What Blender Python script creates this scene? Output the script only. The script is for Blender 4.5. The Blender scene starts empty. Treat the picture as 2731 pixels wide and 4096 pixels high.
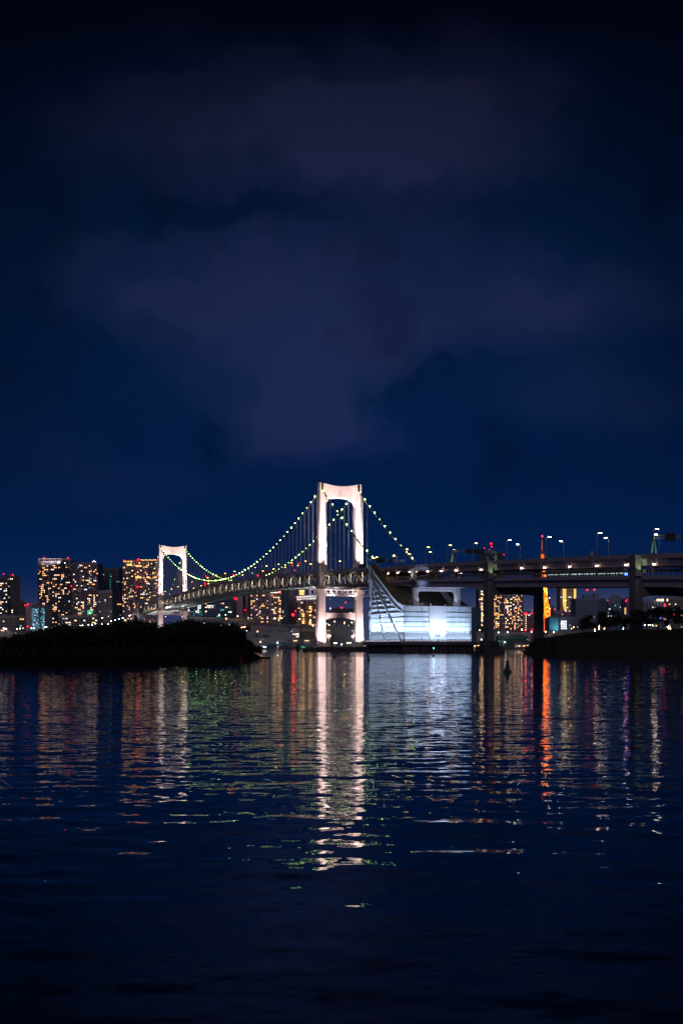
import bpy, bmesh, math, random
from mathutils import Vector, Matrix
R = math.radians
rnd = random.Random(7)
scn = bpy.context.scene
COL = scn.collection
EVERY = []

# ------------------------------------------------------------------ camera, sky, exposure
F, CX, HY, CAM = 4668.0, 1365.5, 2583.0, 4.3
cam = bpy.data.objects.new('camera', bpy.data.cameras.new('camera'))
COL.objects.link(cam)
cam.location = (0, 0, CAM)
cam.rotation_euler = (R(90), 0, 0)
cam.data.sensor_fit = 'VERTICAL'
cam.data.sensor_height = 36.0
cam.data.lens = F / 4096 * 36
cam.data.shift_y = (HY - 2048) / 4096
cam.data.clip_start = 1
cam.data.clip_end = 30000
scn.camera = cam

vs = scn.view_settings
vs.view_transform = 'Standard'
vs.look = 'None'
vs.exposure = 0.0
vs.gamma = 1.0
vs.use_curve_mapping = False
scn.cycles.max_bounces = 5
scn.cycles.diffuse_bounces = 2
scn.cycles.glossy_bounces = 3
scn.cycles.transparent_max_bounces = 4
scn.cycles.sample_clamp_indirect = 12
scn.cycles.use_denoising = True

# faint town light from the shore behind the camera
sun = bpy.data.objects.new('sun', bpy.data.lights.new('sun', 'SUN'))
COL.objects.link(sun)
sun.data.energy = .20
sun.data.angle = R(25)
sun.data.color = (1.0, .80, .86)
sun.rotation_euler = (R(62), 0, R(-12))

world = bpy.data.worlds.new('World')
scn.world = world
world.use_nodes = True


class NT:
    """small helper round a node tree"""
    def __init__(s, tree):
        s.t = tree; s.n = tree.nodes; s.l = tree.links
    def new(s, kind, **kw):
        x = s.n.new(kind)
        for k, v in kw.items():
            setattr(x, k, v)
        return x
    def put(s, sock, v):
        if isinstance(v, bpy.types.NodeSocket):
            s.l.new(v, sock)
        else:
            sock.default_value = v
    def m(s, op, a, b=0.0, c=0.0, clamp=False):
        x = s.new('ShaderNodeMath', operation=op, use_clamp=clamp)
        for i, v in enumerate((a, b, c)):
            s.put(x.inputs[i], v)
        return x.outputs[0]
    def vm(s, op, a, b=(0, 0, 0)):
        x = s.new('ShaderNodeVectorMath', operation=op)
        s.put(x.inputs[0], a)
        if op == 'SCALE':
            s.put(x.inputs['Scale'], b)
        elif len(x.inputs) > 1:
            s.put(x.inputs[1], b)
        return x.outputs['Value'] if op in ('DOT_PRODUCT', 'LENGTH', 'DISTANCE') else x.outputs[0]
    def noise(s, vec, scale, detail=2.0, rough=0.5, col=False, dist=0.0):
        x = s.new('ShaderNodeTexNoise')
        s.l.new(vec, x.inputs['Vector'])
        x.inputs['Scale'].default_value = scale
        x.inputs['Detail'].default_value = detail
        x.inputs['Roughness'].default_value = rough
        x.inputs['Distortion'].default_value = dist
        return x.outputs['Color' if col else 'Fac']
    def ramp(s, fac, stops, mode='LINEAR'):
        x = s.new('ShaderNodeValToRGB')
        x.color_ramp.interpolation = mode
        e = x.color_ramp.elements
        while len(e) < len(stops):
            e.new(0.5)
        for i, (p, c) in enumerate(stops):
            e[i].position = p
            e[i].color = (c[0], c[1], c[2], 1) if not isinstance(c, (int, float)) else (c, c, c, 1)
        s.l.new(fac, x.inputs[0])
        return x.outputs[0]
    def mixc(s, fac, a, b, mode='MIX'):
        x = s.new('ShaderNodeMix', data_type='RGBA', blend_type=mode)
        s.put(x.inputs[0], fac)
        s.put(x.inputs[6], a if isinstance(a, bpy.types.NodeSocket) else (*a, 1))
        s.put(x.inputs[7], b if isinstance(b, bpy.types.NodeSocket) else (*b, 1))
        return x.outputs[2]


def build_world():
    k = NT(world.node_tree)
    bg = next(n for n in k.n if n.type == 'BACKGROUND')
    tc = k.new('ShaderNodeTexCoord')
    d = tc.outputs['Generated']
    sep = k.new('ShaderNodeSeparateXYZ'); k.l.new(d, sep.inputs[0])
    el = k.m('MAXIMUM', sep.outputs[2], 0.0)
    az = k.m('ARCTAN2', sep.outputs[0], sep.outputs[1])
    # deep blue night gradient, a paler town glow low down
    base = k.ramp(k.m('DIVIDE', el, 0.6), [
        (0.0, (.020, .030, .085)), (0.05, (.011, .022, .085)), (0.085, (.0032, .0165, .078)),
        (0.14, (.0010, .0130, .067)), (0.24, (.0009, .0112, .056)), (0.36, (.0013, .0122, .056)),
        (0.52, (.0013, .0098, .041)), (0.66, (.0009, .0048, .021)), (0.80, (.0003, .0012, .005)),
        (1.0, (.0004, .0012, .005))])
    # the town glow is stronger over the centre of the city
    glow = k.m('MULTIPLY', k.ramp(k.m('DIVIDE', el, 0.06), [(0.0, 1.0), (0.45, .7), (1.0, 0.0)], 'EASE'),
               k.ramp(k.m('MULTIPLY_ADD', az, 2.2, 0.45), [(0.0, .25), (0.5, .6), (1.0, 1.0)], 'EASE'))
    base = k.mixc(1.0, base, k.mixc(glow, (0, 0, 0), (.047, .046, .058)), 'ADD')
    # cloud: soft banks lit from below by the town, with warped ragged edges
    w1 = k.vm('SUBTRACT', k.noise(d, 6.0, 4.0, .55, True), (.5, .5, .5))
    w2 = k.vm('SUBTRACT', k.noise(d, 19.0, 5.0, .62, True), (.5, .5, .5))
    dw = k.vm('ADD', k.vm('ADD', d, k.vm('SCALE', w1, .12)), k.vm('SCALE', w2, .050))

    def bank(px, py, rx, ry, amp):
        u, v = (px - CX) / F, (HY - py) / F
        c = Vector((u, 1, v)).normalized()
        df = k.vm('SUBTRACT', dw, tuple(c))
        s = k.new('ShaderNodeSeparateXYZ'); k.l.new(df, s.inputs[0])
        a = k.m('POWER', k.m('DIVIDE', s.outputs[0], rx / F), 2.0)
        b = k.m('POWER', k.m('DIVIDE', s.outputs[2], ry / F), 2.0)
        c2 = k.m('POWER', k.m('DIVIDE', s.outputs[1], 1.2 * rx / F), 2.0)
        r2 = k.m('ADD', k.m('ADD', a, b), c2)
        return k.m('MULTIPLY', k.m('POWER', 2.718, k.m('MULTIPLY', r2, -1.0)), amp)
    tot = None
    for bk in [(1520, 570, 440, 210, 1.15), (1050, 480, 420, 170, .35), (2000, 430, 400, 220, .20),
               (780, 1130, 420, 150, .90), (1120, 1400, 350, 190, .95), (1310, 1680, 170, 130, .85), (1160, 1640, 190, 150, .50),
               (1070, 1790, 120, 60, .50), (1540, 1775, 90, 40, .40), (1680, 1180, 460, 140, .42), (2260, 1220, 430, 160, .55),
               (1600, 1340, 260, 80, .40), (1640, 1530, 170, 90, -.6), (1350, 850, 560, 75, -.34), (1250, 980, 520, 120, .35), (560, 1900, 420, 130, .25),
               (2400, 1640, 420, 150, .28), (420, 560, 420, 200, .22)]:
        b = bank(*bk)
        tot = b if tot is None else k.m('ADD', tot, b)
    # elsewhere the same kind of cloud goes on, by noise alone
    wide = k.ramp(k.noise(dw, 3.2, 3.0, .5), [(0.42, 0.0), (0.75, 1.0)], 'EASE')
    tot = k.m('ADD', tot, k.m('MULTIPLY', wide, .20))
    fine = k.m('ADD', k.m('MULTIPLY', k.noise(d, 11.0, 5.0, .55), .72), k.m('MULTIPLY', k.noise(d, 30.0, 6.0, .6), .28))
    tot = k.m('MULTIPLY', tot, k.m('MULTIPLY_ADD', fine, 1.5, .25))
    mask = k.ramp(tot, [(0.08, 0.0), (0.40, .45), (0.90, 1.0)], 'EASE')
    lowfade = k.ramp(k.m('DIVIDE', el, .6), [(0.16, 0.0), (0.30, 1.0), (0.66, .92), (0.86, .20), (1.0, .08)])
    cl = k.mixc(k.m('MULTIPLY', mask, lowfade), (0, 0, 0), (.0098, .0090, .0245))
    # thin dark scraps of cloud
    sc = k.ramp(k.noise(dw, 7.0, 4.0, .6), [(0.30, 1.0), (0.45, 0.0)], 'EASE')
    base = k.mixc(k.m('MULTIPLY', k.m('MULTIPLY', sc, .45), lowfade), base, (.0006, .0022, .012))
    col = k.mixc(1.0, base, cl, 'ADD')
    # lens darkening put into the sky: dimmer to either side of the middle
    fall = k.ramp(k.m('MINIMUM', k.m('DIVIDE', k.m('ABSOLUTE', az), .5), 1.0), [(0.0, 1.0), (0.30, .90), (0.62, .58), (1.0, .48)], 'EASE')
    hi = k.ramp(k.m('DIVIDE', el, .6), [(0.12, 0.0), (0.35, 1.0)])
    col = k.mixc(hi, col, k.mixc(fall, (0, 0, 0), col))
    k.l.new(col, bg.inputs['Color'])
    bg.inputs['Strength'].default_value = 1.0


build_world()


# ------------------------------------------------------------------ materials
MATS = {}


def mat(name, color, rough=.7, metal=0.0, var=.12, scale=.35, streak=False, bump=0.0):
    if name in MATS:
        return MATS[name]
    m = bpy.data.materials.new(name); m.use_nodes = True
    k = NT(m.node_tree)
    b = k.n['Principled BSDF']
    tc = k.new('ShaderNodeTexCoord')
    v = tc.outputs['Object']
    if streak:
        mp = k.new('ShaderNodeMapping'); k.l.new(v, mp.inputs[0])
        mp.inputs['Scale'].default_value = (1, 1, .12)
        v = mp.outputs[0]
    n1 = k.noise(v, scale, 5.0, .6)
    n2 = k.noise(v, scale * 7, 3.0, .6)
    f = k.m('ADD', k.m('MULTIPLY', n1, .7), k.m('MULTIPLY', n2, .3))
    lo = tuple(max(0, c * (1 - var * 1.6)) for c in color)
    hi = tuple(min(1, c * (1 + var)) for c in color)
    c = k.ramp(f, [(0.28, lo), (0.72, hi)])
    k.l.new(c, b.inputs['Base Color'])
    b.inputs['Roughness'].default_value = rough
    b.inputs['Metallic'].default_value = metal
    if bump:
        bp_ = k.new('ShaderNodeBump')
        bp_.inputs['Strength'].default_value = bump
        k.l.new(n2, bp_.inputs['Height'])
        k.l.new(bp_.outputs[0], b.inputs['Normal'])
    MATS[name] = m
    return m


def glow(name, color, strength, sampled=False):
    if name in MATS:
        return MATS[name]
    m = bpy.data.materials.new(name); m.use_nodes = True
    k = NT(m.node_tree)
    k.n.remove(k.n['Principled BSDF'])
    e = k.new('ShaderNodeEmission')
    e.inputs['Color'].default_value = (*color, 1)
    e.inputs['Strength'].default_value = strength
    k.l.new(e.outputs[0], k.n['Material Output'].inputs[0])
    m.cycles.emission_sampling = 'AUTO' if sampled else 'NONE'
    MATS[name] = m
    return m


WHITE = mat('white_tower_paint', (.80, .75, .74), .45, 0, .13, .25, True)
STEEL = mat('grey_bridge_steel', (.50, .48, .44), .5, .2, .15, .5)
DECK = mat('deck_concrete', (.26, .24, .24), .85, 0, .15, .3)
ASPH = mat('asphalt', (.05, .05, .052), .9, 0, .2, .8)
CONC = mat('pale_concrete', (.62, .62, .65), .8, 0, .10, .22, True)
CONCW = mat('stained_concrete', (.16, .145, .11), .9, 0, .45, .20, True)
CONCD = mat('dark_wet_concrete', (.10, .10, .11), .8, 0, .35, .35, True)
PIERC = mat('pier_concrete', (.20, .20, .25), .85, 0, .2, .3, True)
GIRD = mat('grey_girder_paint', (.52, .48, .58), .7, 0, .12, .2, True)
CABLE = mat('cable_steel', (.30, .30, .30), .5, .3, .1, 1)
HANG = mat('hanger_rope', (.78, .76, .74), .5, .2, .1, 1)
POLE = mat('lamp_pole_paint', (.42, .45, .42), .5, .2, .1, 1)
DARKM = mat('dark_metal', (.05, .05, .055), .6, .3, .2, 1)
SIGNG = mat('sign_board_back', (.05, .07, .07), .6, 0, .2, 1)
BUOYG = mat('green_buoy_paint', (.02, .11, .075), .5, 0, .2, 1)
BUOYR = mat('red_buoy_paint', (.16, .016, .012), .5, 0, .2, 1)
LEAF = mat('dark_leaves', (.040, .050, .028), .8, 0, .4, .8)
LEAFP = mat('pine_needles', (.030, .042, .026), .8, 0, .4, .8)
BARK = mat('bark', (.05, .04, .03), .9, 0, .3, 2)
SOIL = mat('island_soil', (.035, .034, .026), .95, 0, .4, .3)
GRASS = mat('dark_grass', (.026, .032, .018), .95, 0, .4, .3)
STONE = mat('fort_stone', (.034, .034, .033), .9, 0, .4, .6)
SHORE = mat('quay_paving', (.16, .16, .17), .9, 0, .2, .05)
GLASSD = mat('dark_window_glass', (.012, .016, .03), .12, 0, .2, .1)
W_DARK = mat('dark_blue_wall', (.20, .22, .31), .6, 0, .15, .05)
W_HAZE = mat('hazed_wall', (.34, .44, .66), .7, 0, .10, .05)  # blue of the distant haze put into the wall colour
W_PURP = mat('light_tinted_wall', (.55, .45, .56), .7, 0, .12, .05)  # purple of the city lighting put into the wall colour
W_GREY = mat('grey_wall', (.45, .43, .46), .75, 0, .12, .05)
W_PALE = mat('pale_slab_wall', (.62, .58, .62), .75, 0, .10, .05)
W_BLUE = mat('blue_glass_wall', (.10, .20, .30), .3, 0, .12, .05)
W_TAN = mat('tan_office_wall', (.42, .44, .36), .8, 0, .12, .05)
W_SHED = mat('shed_cladding', (.40, .46, .54), .8, 0, .08, .03)
ORANGE = mat('orange_lattice_paint', (.85, .17, .02), .6, 0, .1, .05)
CARP = [mat('white_car_paint', (.7, .7, .7), .3, .1), mat('dark_car_paint', (.03, .03, .04), .3, .2), mat('silver_car_paint', (.4, .41, .42), .3, .5)]
TYRE = mat('tyre_rubber', (.02, .02, .02), .9)

E_CABLE = glow('cable_lamp_light', (.46, 1.0, .15), 19)
E_WARM = glow('warm_street_light', (1.0, .56, .10), 20, True)
E_PINK = glow('pinkish_deck_light', (1.0, .62, .44), 48, True)
E_COOL = glow('white_street_light', (1.0, .90, .74), 26, True)
E_FLOOD = glow('floodlight_lens', (1.0, .80, .66), 4)
E_RED = glow('red_aviation_light', (1.0, .004, .012), 13)
E_REDBIG = glow('red_beacon_light', (1.0, .004, .012), 22)
E_TAIL = glow('tail_light', (1.0, .03, .02), 16)
E_AMBER = glow('amber_marker_light', (1.0, .30, .04), 24)
E_GREEN = glow('green_signal_light', (.04, 1.0, .45), 40)
E_BLUE = glow('blue_signal_light', (.03, .09, 1.0), 24)
E_TRAIN = glow('train_window_light', (.62, .95, 1.0), 2.2)
E_QUAY = {'warm': glow('warm_quay_light', (1.0, .56, .26), 40), 'white': glow('white_quay_light', (.95, .96, 1.0), 32),
          'yellow': glow('yellow_quay_light', (1.0, .80, .16), 40), 'green': glow('greenish_quay_light', (.55, 1.0, .70), 26),
          'orange': glow('orange_quay_light', (1.0, .40, .14), 40)}
WIN = {'o': glow('window_orange', (1.0, .50, .17), 2.3), 'O': glow('window_deep_orange', (1.0, .42, .12), 3.4),
       'w': glow('window_warm_white', (1.0, .70, .50), 2.5), 'W': glow('window_white', (.92, .95, 1.0), 2.4),
       'c': glow('window_cool', (.40, .75, 1.0), .9), 'd': glow('window_dim', (.55, .36, .30), .40),
       't': glow('window_teal', (.10, .75, .95), 1.0), 'y': glow('window_yellow', (1.0, .66, .16), 2.4),
       'p': glow('window_pink', (1.0, .55, .50), 1.4)}


def water_material():
    m = bpy.data.materials.new('bay_water'); m.use_nodes = True
    k = NT(m.node_tree)
    b = k.n['Principled BSDF']
    b.inputs['Base Color'].default_value = (.0015, .008, .014, 1)
    b.inputs['Roughness'].default_value = .02
    b.inputs['IOR'].default_value = 1.40
    g = k.new('ShaderNodeNewGeometry')
    p = g.outputs['Position']

    def mapped(sx, sy, rot=0.0, off=(0, 0, 0)):
        mp = k.new('ShaderNodeMapping')
        k.l.new(p, mp.inputs[0])
        mp.inputs['Scale'].default_value = (sx, sy, 1)
        mp.inputs['Rotation'].default_value = (0, 0, rot)
        mp.inputs['Location'].default_value = off
        return mp.outputs[0]

    def slopes(vec, scale, detail, ax, ay):
        c = k.noise(vec, scale, detail, .55, True)
        return k.vm('MULTIPLY', k.vm('SUBTRACT', c, (.5, .5, .5)), (ax, ay, 0))
    # slope fields of short ripples, crests lying across the view; the longer waves are real geometry
    md = slopes(mapped(.15, 1.0, -.05, (31, 7, 0)), .55, 2.0, .022, .085)
    rp = slopes(mapped(.50, 1.0, .08, (5, 43, 0)), 2.7, 1.8, .064, .21)
    fi = slopes(mapped(.7, 1.0, 0, (9, 3, 0)), 7.0, 0.0, .035, .05)
    # calmer and rougher lanes
    lane = k.ramp(k.noise(mapped(.10, 1.0, .03, (3, 11, 0)), .055, 3.0, .6), [(0.36, .62), (0.62, 1.25)])
    sp = k.new('ShaderNodeSeparateXYZ'); k.l.new(p, sp.inputs[0])
    far = k.new('ShaderNodeMapRange', interpolation_type='SMOOTHSTEP')
    k.l.new(sp.outputs[1], far.inputs['Value'])
    far.inputs['From Min'].default_value = 330; far.inputs['From Max'].default_value = 450
    near = k.new('ShaderNodeMapRange', interpolation_type='SMOOTHSTEP')
    k.l.new(sp.outputs[1], near.inputs['Value'])
    near.inputs['From Min'].default_value = 11; near.inputs['From Max'].default_value = 42
    near.inputs['To Min'].default_value = .45; near.inputs['To Max'].default_value = 1.05
    s = k.vm('ADD', k.vm('SCALE', md, far.outputs[0]), k.vm('SCALE', k.vm('ADD', rp, fi), k.m('MULTIPLY', lane, near.outputs[0])))
    nv = k.vm('NORMALIZE', k.vm('ADD', g.outputs['Normal'], s))
    k.l.new(nv, b.inputs['Normal'])
    return m


# ------------------------------------------------------------------ mesh helpers
class MB:
    def __init__(s):
        s.v = []; s.f = []
    def add(s, vs_, fs):
        o = len(s.v)
        s.v += [tuple(v) for v in vs_]
        s.f += [tuple(i + o for i in f) for f in fs]
        return s
    def hexa(s, p):
        return s.add(p, [(0, 3, 2, 1), (4, 5, 6, 7), (0, 1, 5, 4), (1, 2, 6, 5), (2, 3, 7, 6), (3, 0, 4, 7)])
    def box(s, c, d):
        x, y, z = c; a, b, h = d[0] / 2, d[1] / 2, d[2] / 2
        return s.hexa([(x - a, y - b, z - h), (x + a, y - b, z - h), (x + a, y + b, z - h), (x - a, y + b, z - h),
                       (x - a, y - b, z + h), (x + a, y - b, z + h), (x + a, y + b, z + h), (x - a, y + b, z + h)])
    def beam(s, a, b, w, h, up=(0, 0, 1)):
        a, b = Vector(a), Vector(b)
        t = (b - a).normalized()
        u = Vector(up)
        if abs(t.dot(u)) > .98:
            u = Vector((0, 1, 0))
        r = t.cross(u).normalized(); n = r.cross(t)
        r *= w / 2; n *= h / 2
        return s.hexa([a - r - n, a + r - n, a + r + n, a - r + n, b - r - n, b + r - n, b + r + n, b - r + n])
    def tube(s, a, b, r0, r1=None, n=8, cap=True):
        r1 = r0 if r1 is None else r1
        a, b = Vector(a), Vector(b)
        t = (b - a).normalized()
        u = Vector((1, 0, 0)) if abs(t.x) < .9 else Vector((0, 1, 0))
        x = t.cross(u).normalized(); y = t.cross(x)
        vs_ = []
        for c, r in ((a, r0), (b, r1)):
            vs_ += [c + x * r * math.cos(2 * math.pi * i / n) + y * r * math.sin(2 * math.pi * i / n) for i in range(n)]
        fs = [(i, (i + 1) % n, n + (i + 1) % n, n + i) for i in range(n)]
        if cap:
            fs += [tuple(range(n))[::-1], tuple(range(n, 2 * n))]
        return s.add(vs_, fs)
    def path(s, pts, r, n=6):
        pts = [Vector(p) for p in pts]
        vs_ = []
        for i, c in enumerate(pts):
            t = (pts[min(i + 1, len(pts) - 1)] - pts[max(i - 1, 0)]).normalized()
            x = t.cross(Vector((0, 0, 1))).normalized(); y = x.cross(t)
            vs_ += [c + x * r * math.cos(2 * math.pi * j / n) + y * r * math.sin(2 * math.pi * j / n) for j in range(n)]
        fs = []
        for i in range(len(pts) - 1):
            for j in range(n):
                fs.append((i * n + j, i * n + (j + 1) % n, (i + 1) * n + (j + 1) % n, (i + 1) * n + j))
        return s.add(vs_, fs)
    def lathe(s, prof, n=12, c=(0, 0, 0)):
        vs_ = []
        for r, z in prof:
            vs_ += [(c[0] + r * math.cos(2 * math.pi * i / n), c[1] + r * math.sin(2 * math.pi * i / n), c[2] + z) for i in range(n)]
        fs = []
        for j in range(len(prof) - 1):
            for i in range(n):
                fs.append((j * n + i, j * n + (i + 1) % n, (j + 1) * n + (i + 1) % n, (j + 1) * n + i))
        fs += [tuple(range(n))[::-1], tuple(range((len(prof) - 1) * n, len(prof) * n))]
        return s.add(vs_, fs)
    def prism(s, poly, vec):
        """polygon (3D points) swept along vec"""
        n = len(poly); vec = Vector(vec)
        vs_ = [Vector(p) for p in poly] + [Vector(p) + vec for p in poly]
        fs = [tuple(range(n))[::-1], tuple(range(n, 2 * n))]
        fs += [(i, (i + 1) % n, n + (i + 1) % n, n + i) for i in range(n)]
        return s.add(vs_, fs)
    def loft(s, rings, cap=True):
        n = len(rings[0]); vs_ = [p for r in rings for p in r]
        fs = []
        for j in range(len(rings) - 1):
            for i in range(n):
                fs.append((j * n + i, j * n + (i + 1) % n, (j + 1) * n + (i + 1) % n, (j + 1) * n + i))
        if cap:
            fs += [tuple(range(n))[::-1], tuple(range((len(rings) - 1) * n, len(rings) * n))]
        return s.add(vs_, fs)
    def ball(s, c, r, sz=1.0):
        prof = [(0.38, -.92), (.92, -.38), (.92, .38), (.38, .92)]
        return s.lathe([(a * r, b * r * sz) for a, b in prof], 8, c)
    def mesh(s, name, material):
        me = bpy.data.meshes.new(name)
        me.from_pydata(s.v, [], s.f)
        bm = bmesh.new(); bm.from_mesh(me)
        bmesh.ops.recalc_face_normals(bm, faces=bm.faces)
        bm.to_mesh(me); bm.free()
        me.materials.append(material)
        return me
    def build(s, name, material, parent=None, loc=(0, 0, 0), **kw):
        return place(name, s.mesh(name, material), parent, loc, **kw)


def place(name, me, parent=None, loc=(0, 0, 0), rot=None, scale=None, kind=None, label=None):
    o = bpy.data.objects.new(name, me)
    COL.objects.link(o)
    o.location = loc
    if rot is not None: o.rotation_euler = rot
    if scale is not None: o.scale = scale
    if parent is not None: o.parent = parent
    if kind: o['kind'] = kind
    if label: o['label'] = label
    return o


def tag(o, label, cat, group=None):
    o['label'] = label; o['category'] = cat
    if group: o['group'] = group
    return o


def thing(name, label, cat, loc=(0, 0, 0), rz=0.0, group=None):
    o = bpy.data.objects.new(name, None)
    COL.objects.link(o)
    o.empty_display_size = .5
    o.location = loc; o.rotation_euler = (0, 0, rz)
    return tag(o, label, cat, group)


def dup(root, loc, rz, label, group=None):
    r = root.copy(); COL.objects.link(r)
    r.location = loc; r.rotation_euler = (0, 0, rz); r['label'] = label
    if group: r['group'] = group
    for ch in list(root.children):
        c = ch.copy(); COL.objects.link(c); c.parent = r
        for g in ch.children:
            e = g.copy(); COL.objects.link(e); e.parent = c
    return r


def spot(name, parent, loc, target, watts, color, angle, blend=.6, size=.4):
    l = bpy.data.lights.new(name, 'SPOT')
    l.energy = watts; l.color = color; l.spot_size = R(angle); l.spot_blend = blend; l.shadow_soft_size = size
    o = bpy.data.objects.new(name, l)
    COL.objects.link(o)
    if parent: o.parent = parent
    o.location = loc
    dv = Vector(target) - Vector(loc)
    o.rotation_euler = dv.to_track_quat('-Z', 'Y').to_euler()
    return o


def at(px, py, Y):
    return Vector(((px - CX) / F * Y, Y, CAM + (HY - py) / F * Y))


ORD = ['first', 'second', 'third', 'fourth', 'fifth', 'sixth', 'seventh', 'eighth', 'ninth', 'tenth', 'eleventh', 'twelfth',
       'thirteenth', 'fourteenth', 'fifteenth', 'sixteenth', 'seventeenth', 'eighteenth', 'nineteenth', 'twentieth',
       'twenty-first', 'twenty-second', 'twenty-third', 'twenty-fourth']

# ------------------------------------------------------------------ bridge frame
# local x runs across the bridge (p), local -y along it towards the camera (q); origin: near tower at water level
TX, TY = -1.4, 871.0
TH = math.atan2(.3537, .9354)
PU = Vector((math.cos(TH), math.sin(TH), 0)); DU = Vector((math.sin(TH), -math.cos(TH), 0))
T0 = Vector((TX, TY, 0))
SPAN = 570.0


def W(p, q, z):
    return T0 + PU * p + DU * q + Vector((0, 0, z))


def q_at(px, p):
    """distance along the bridge where the line at offset p is seen at column px"""
    t = (px - CX) / F
    a = T0 + PU * p
    return (t * a.y - a.x) / (DU.x - t * DU.y)


def qz_on_side(px, py, p):
    q = q_at(px, p); P = W(p, q, 0)
    return q, CAM + (HY - py) / F * P.y


def pz_on_end(px, py, q):
    t = (px - CX) / F
    a = T0 + DU * q
    p = (t * a.y - a.x) / (PU.x - t * PU.y)
    return p, CAM + (HY - py) / F * (a + PU * p).y


def lerp_tab(tab, x):
    if x <= tab[0][0]:
        return tab[0][1]
    for (a, u), (b, v) in zip(tab, tab[1:]):
        if x <= b:
            return u + (v - u) * (x - a) / (b - a)
    (a, u), (b, v) = tab[-2:]
    return u + (v - u) * (x - a) / (b - a)


UP_TAB = [(0, 58.6), (60, 56.9), (115, 54.9), (133, 54.4), (200, 51.9), (264, 49.0), (330, 46.0), (395, 42.9), (427, 41.1), (620, 31.5)]
LO_TAB = [(110, 46.0), (160, 44.4), (264, 39.7), (330, 36.7), (395, 33.7), (427, 32.0), (620, 22.6)]


def zdeck(q):
    if q >= 0:
        return lerp_tab(UP_TAB, q)
    if q >= -SPAN:
        t = -q / SPAN
        return 58.6 + 6.2 * 4 * t * (1 - t)
    return 58.6 - (-q - SPAN) * .034


def zcable(q):
    if q > 0:
        t = q / 105; return 121.0 - 61.5 * t - 8 * t * (1 - t)
    if q >= -SPAN:
        t = -q / SPAN; return 67.4 + 53.6 * (2 * t - 1) ** 2
    t = (-q - SPAN) / 105; return 121.0 - 66 * t - 8 * t * (1 - t)


# ------------------------------------------------------------------ water and land
import numpy as np


def water_mesh():
    rr = [3.0]
    while rr[-1] < 455:
        rr.append(rr[-1] + min(.5, max(.12, rr[-1] * .0035)))
    rr += [600, 1000, 2000, 9000]
    rr = np.array(rr)
    aa = np.concatenate([np.radians([-100, -70, -50, -35, -28]), np.radians(np.linspace(-24, 24, 301)), np.radians([28, 35, 50, 70, 100])])
    RR, AA = np.meshgrid(rr, aa, indexing='ij')
    X, Y = RR * np.sin(AA), RR * np.cos(AA)
    g = np.random.RandomState(11)
    Z = np.zeros_like(X)
    N = 64
    for i in range(N):
        lam = 1.15 * (6.0 / 1.15) ** g.rand()
        th = g.normal(0, .38) + .04
        kx, ky = 2 * np.pi / lam * np.sin(th), 2 * np.pi / lam * np.cos(th)
        sl = .0039 * (1.2 if lam < 2.2 else .55)
        Z += sl * lam / (2 * np.pi) * np.sin(kx * X + ky * Y + g.rand() * 6.28)
    lane = .92 + .22 * np.sin(Y * .21 + X * .012 + 1.0) * np.sin(Y * .083 - X * .02 + 2.2) + .14 * np.sin(Y * .53 + .06 * X)
    # livelier near the beach, calmer out in the channel
    calm = (1.12 - .34 * np.clip((RR - 30) / 250, 0, 1)) * (.60 + .40 * np.clip((RR - 13) / 14, 0, 1))
    edge = np.clip((450 - RR) / 60, 0, 1) * (np.abs(AA) < np.radians(24.5))
    Z = Z * lane * calm * edge
    n0, n1 = X.shape
    co = np.stack([X, Y, Z], -1).reshape(-1, 3)
    i, j = np.meshgrid(np.arange(n0 - 1), np.arange(n1 - 1), indexing='ij')
    a = (i * n1 + j).ravel()
    f = np.stack([a, a + 1, a + n1 + 1, a + n1], -1)[:, ::-1]
    me = bpy.data.meshes.new('water')
    me.vertices.add(len(co)); me.vertices.foreach_set('co', co.ravel())
    me.loops.add(f.size); me.loops.foreach_set('vertex_index', f.ravel().astype(np.int32))
    me.polygons.add(len(f)); me.polygons.foreach_set('loop_start', np.arange(0, f.size, 4, dtype=np.int32))
    me.polygons.foreach_set('loop_total', np.full(len(f), 4, dtype=np.int32))
    me.polygons.foreach_set('use_smooth', np.ones(len(f), dtype=bool))
    me.update(calc_edges=True)
    me.materials.append(water_material())
    if me.polygons[0].normal.z < 0:
        me.flip_normals()
    return me


water = place('water', water_mesh()); water['kind'] = 'structure'
bed = MB().box((0, 4400, -9), (18000, 9000, 2)).build('seabed', SOIL); bed['kind'] = 'structure'
sm = MB().prism([(-2600, 1580, -1), (-420, 1560, -1), (260, 1566, -1), (700, 1600, -1), (2600, 1650, -1), (3000, 7000, -1), (-3000, 7000, -1)], (0, 0, 3.4))
shore = sm.build('shore_ground', SHORE); shore['kind'] = 'structure'

# ------------------------------------------------------------------ bridge towers
HANG_STEP = SPAN / 60


def floodlight(parent, loc, aim, watts, color, angle, lens=E_FLOOD, size=.9, blend=.6):
    """fixture: housing, lens, yoke, with its own light in front of the lens"""
    a = (Vector(aim) - Vector(loc)).normalized()
    b = MB()
    b.beam(Vector(loc) - a * .8, Vector(loc), size, size * .8)
    b.box((loc[0], loc[1], loc[2] - size * .62), (.2, .2, size * .5))
    h = b.build('floodlight', DARKM, parent)
    MB().beam(Vector(loc) + a * .01, Vector(loc) + a * .08, size * .86, size * .66).build('lens', lens, h)
    spot('floodlight_beam', h, Vector(loc) + a * .3, aim, watts, color, angle, blend)
    return h


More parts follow.
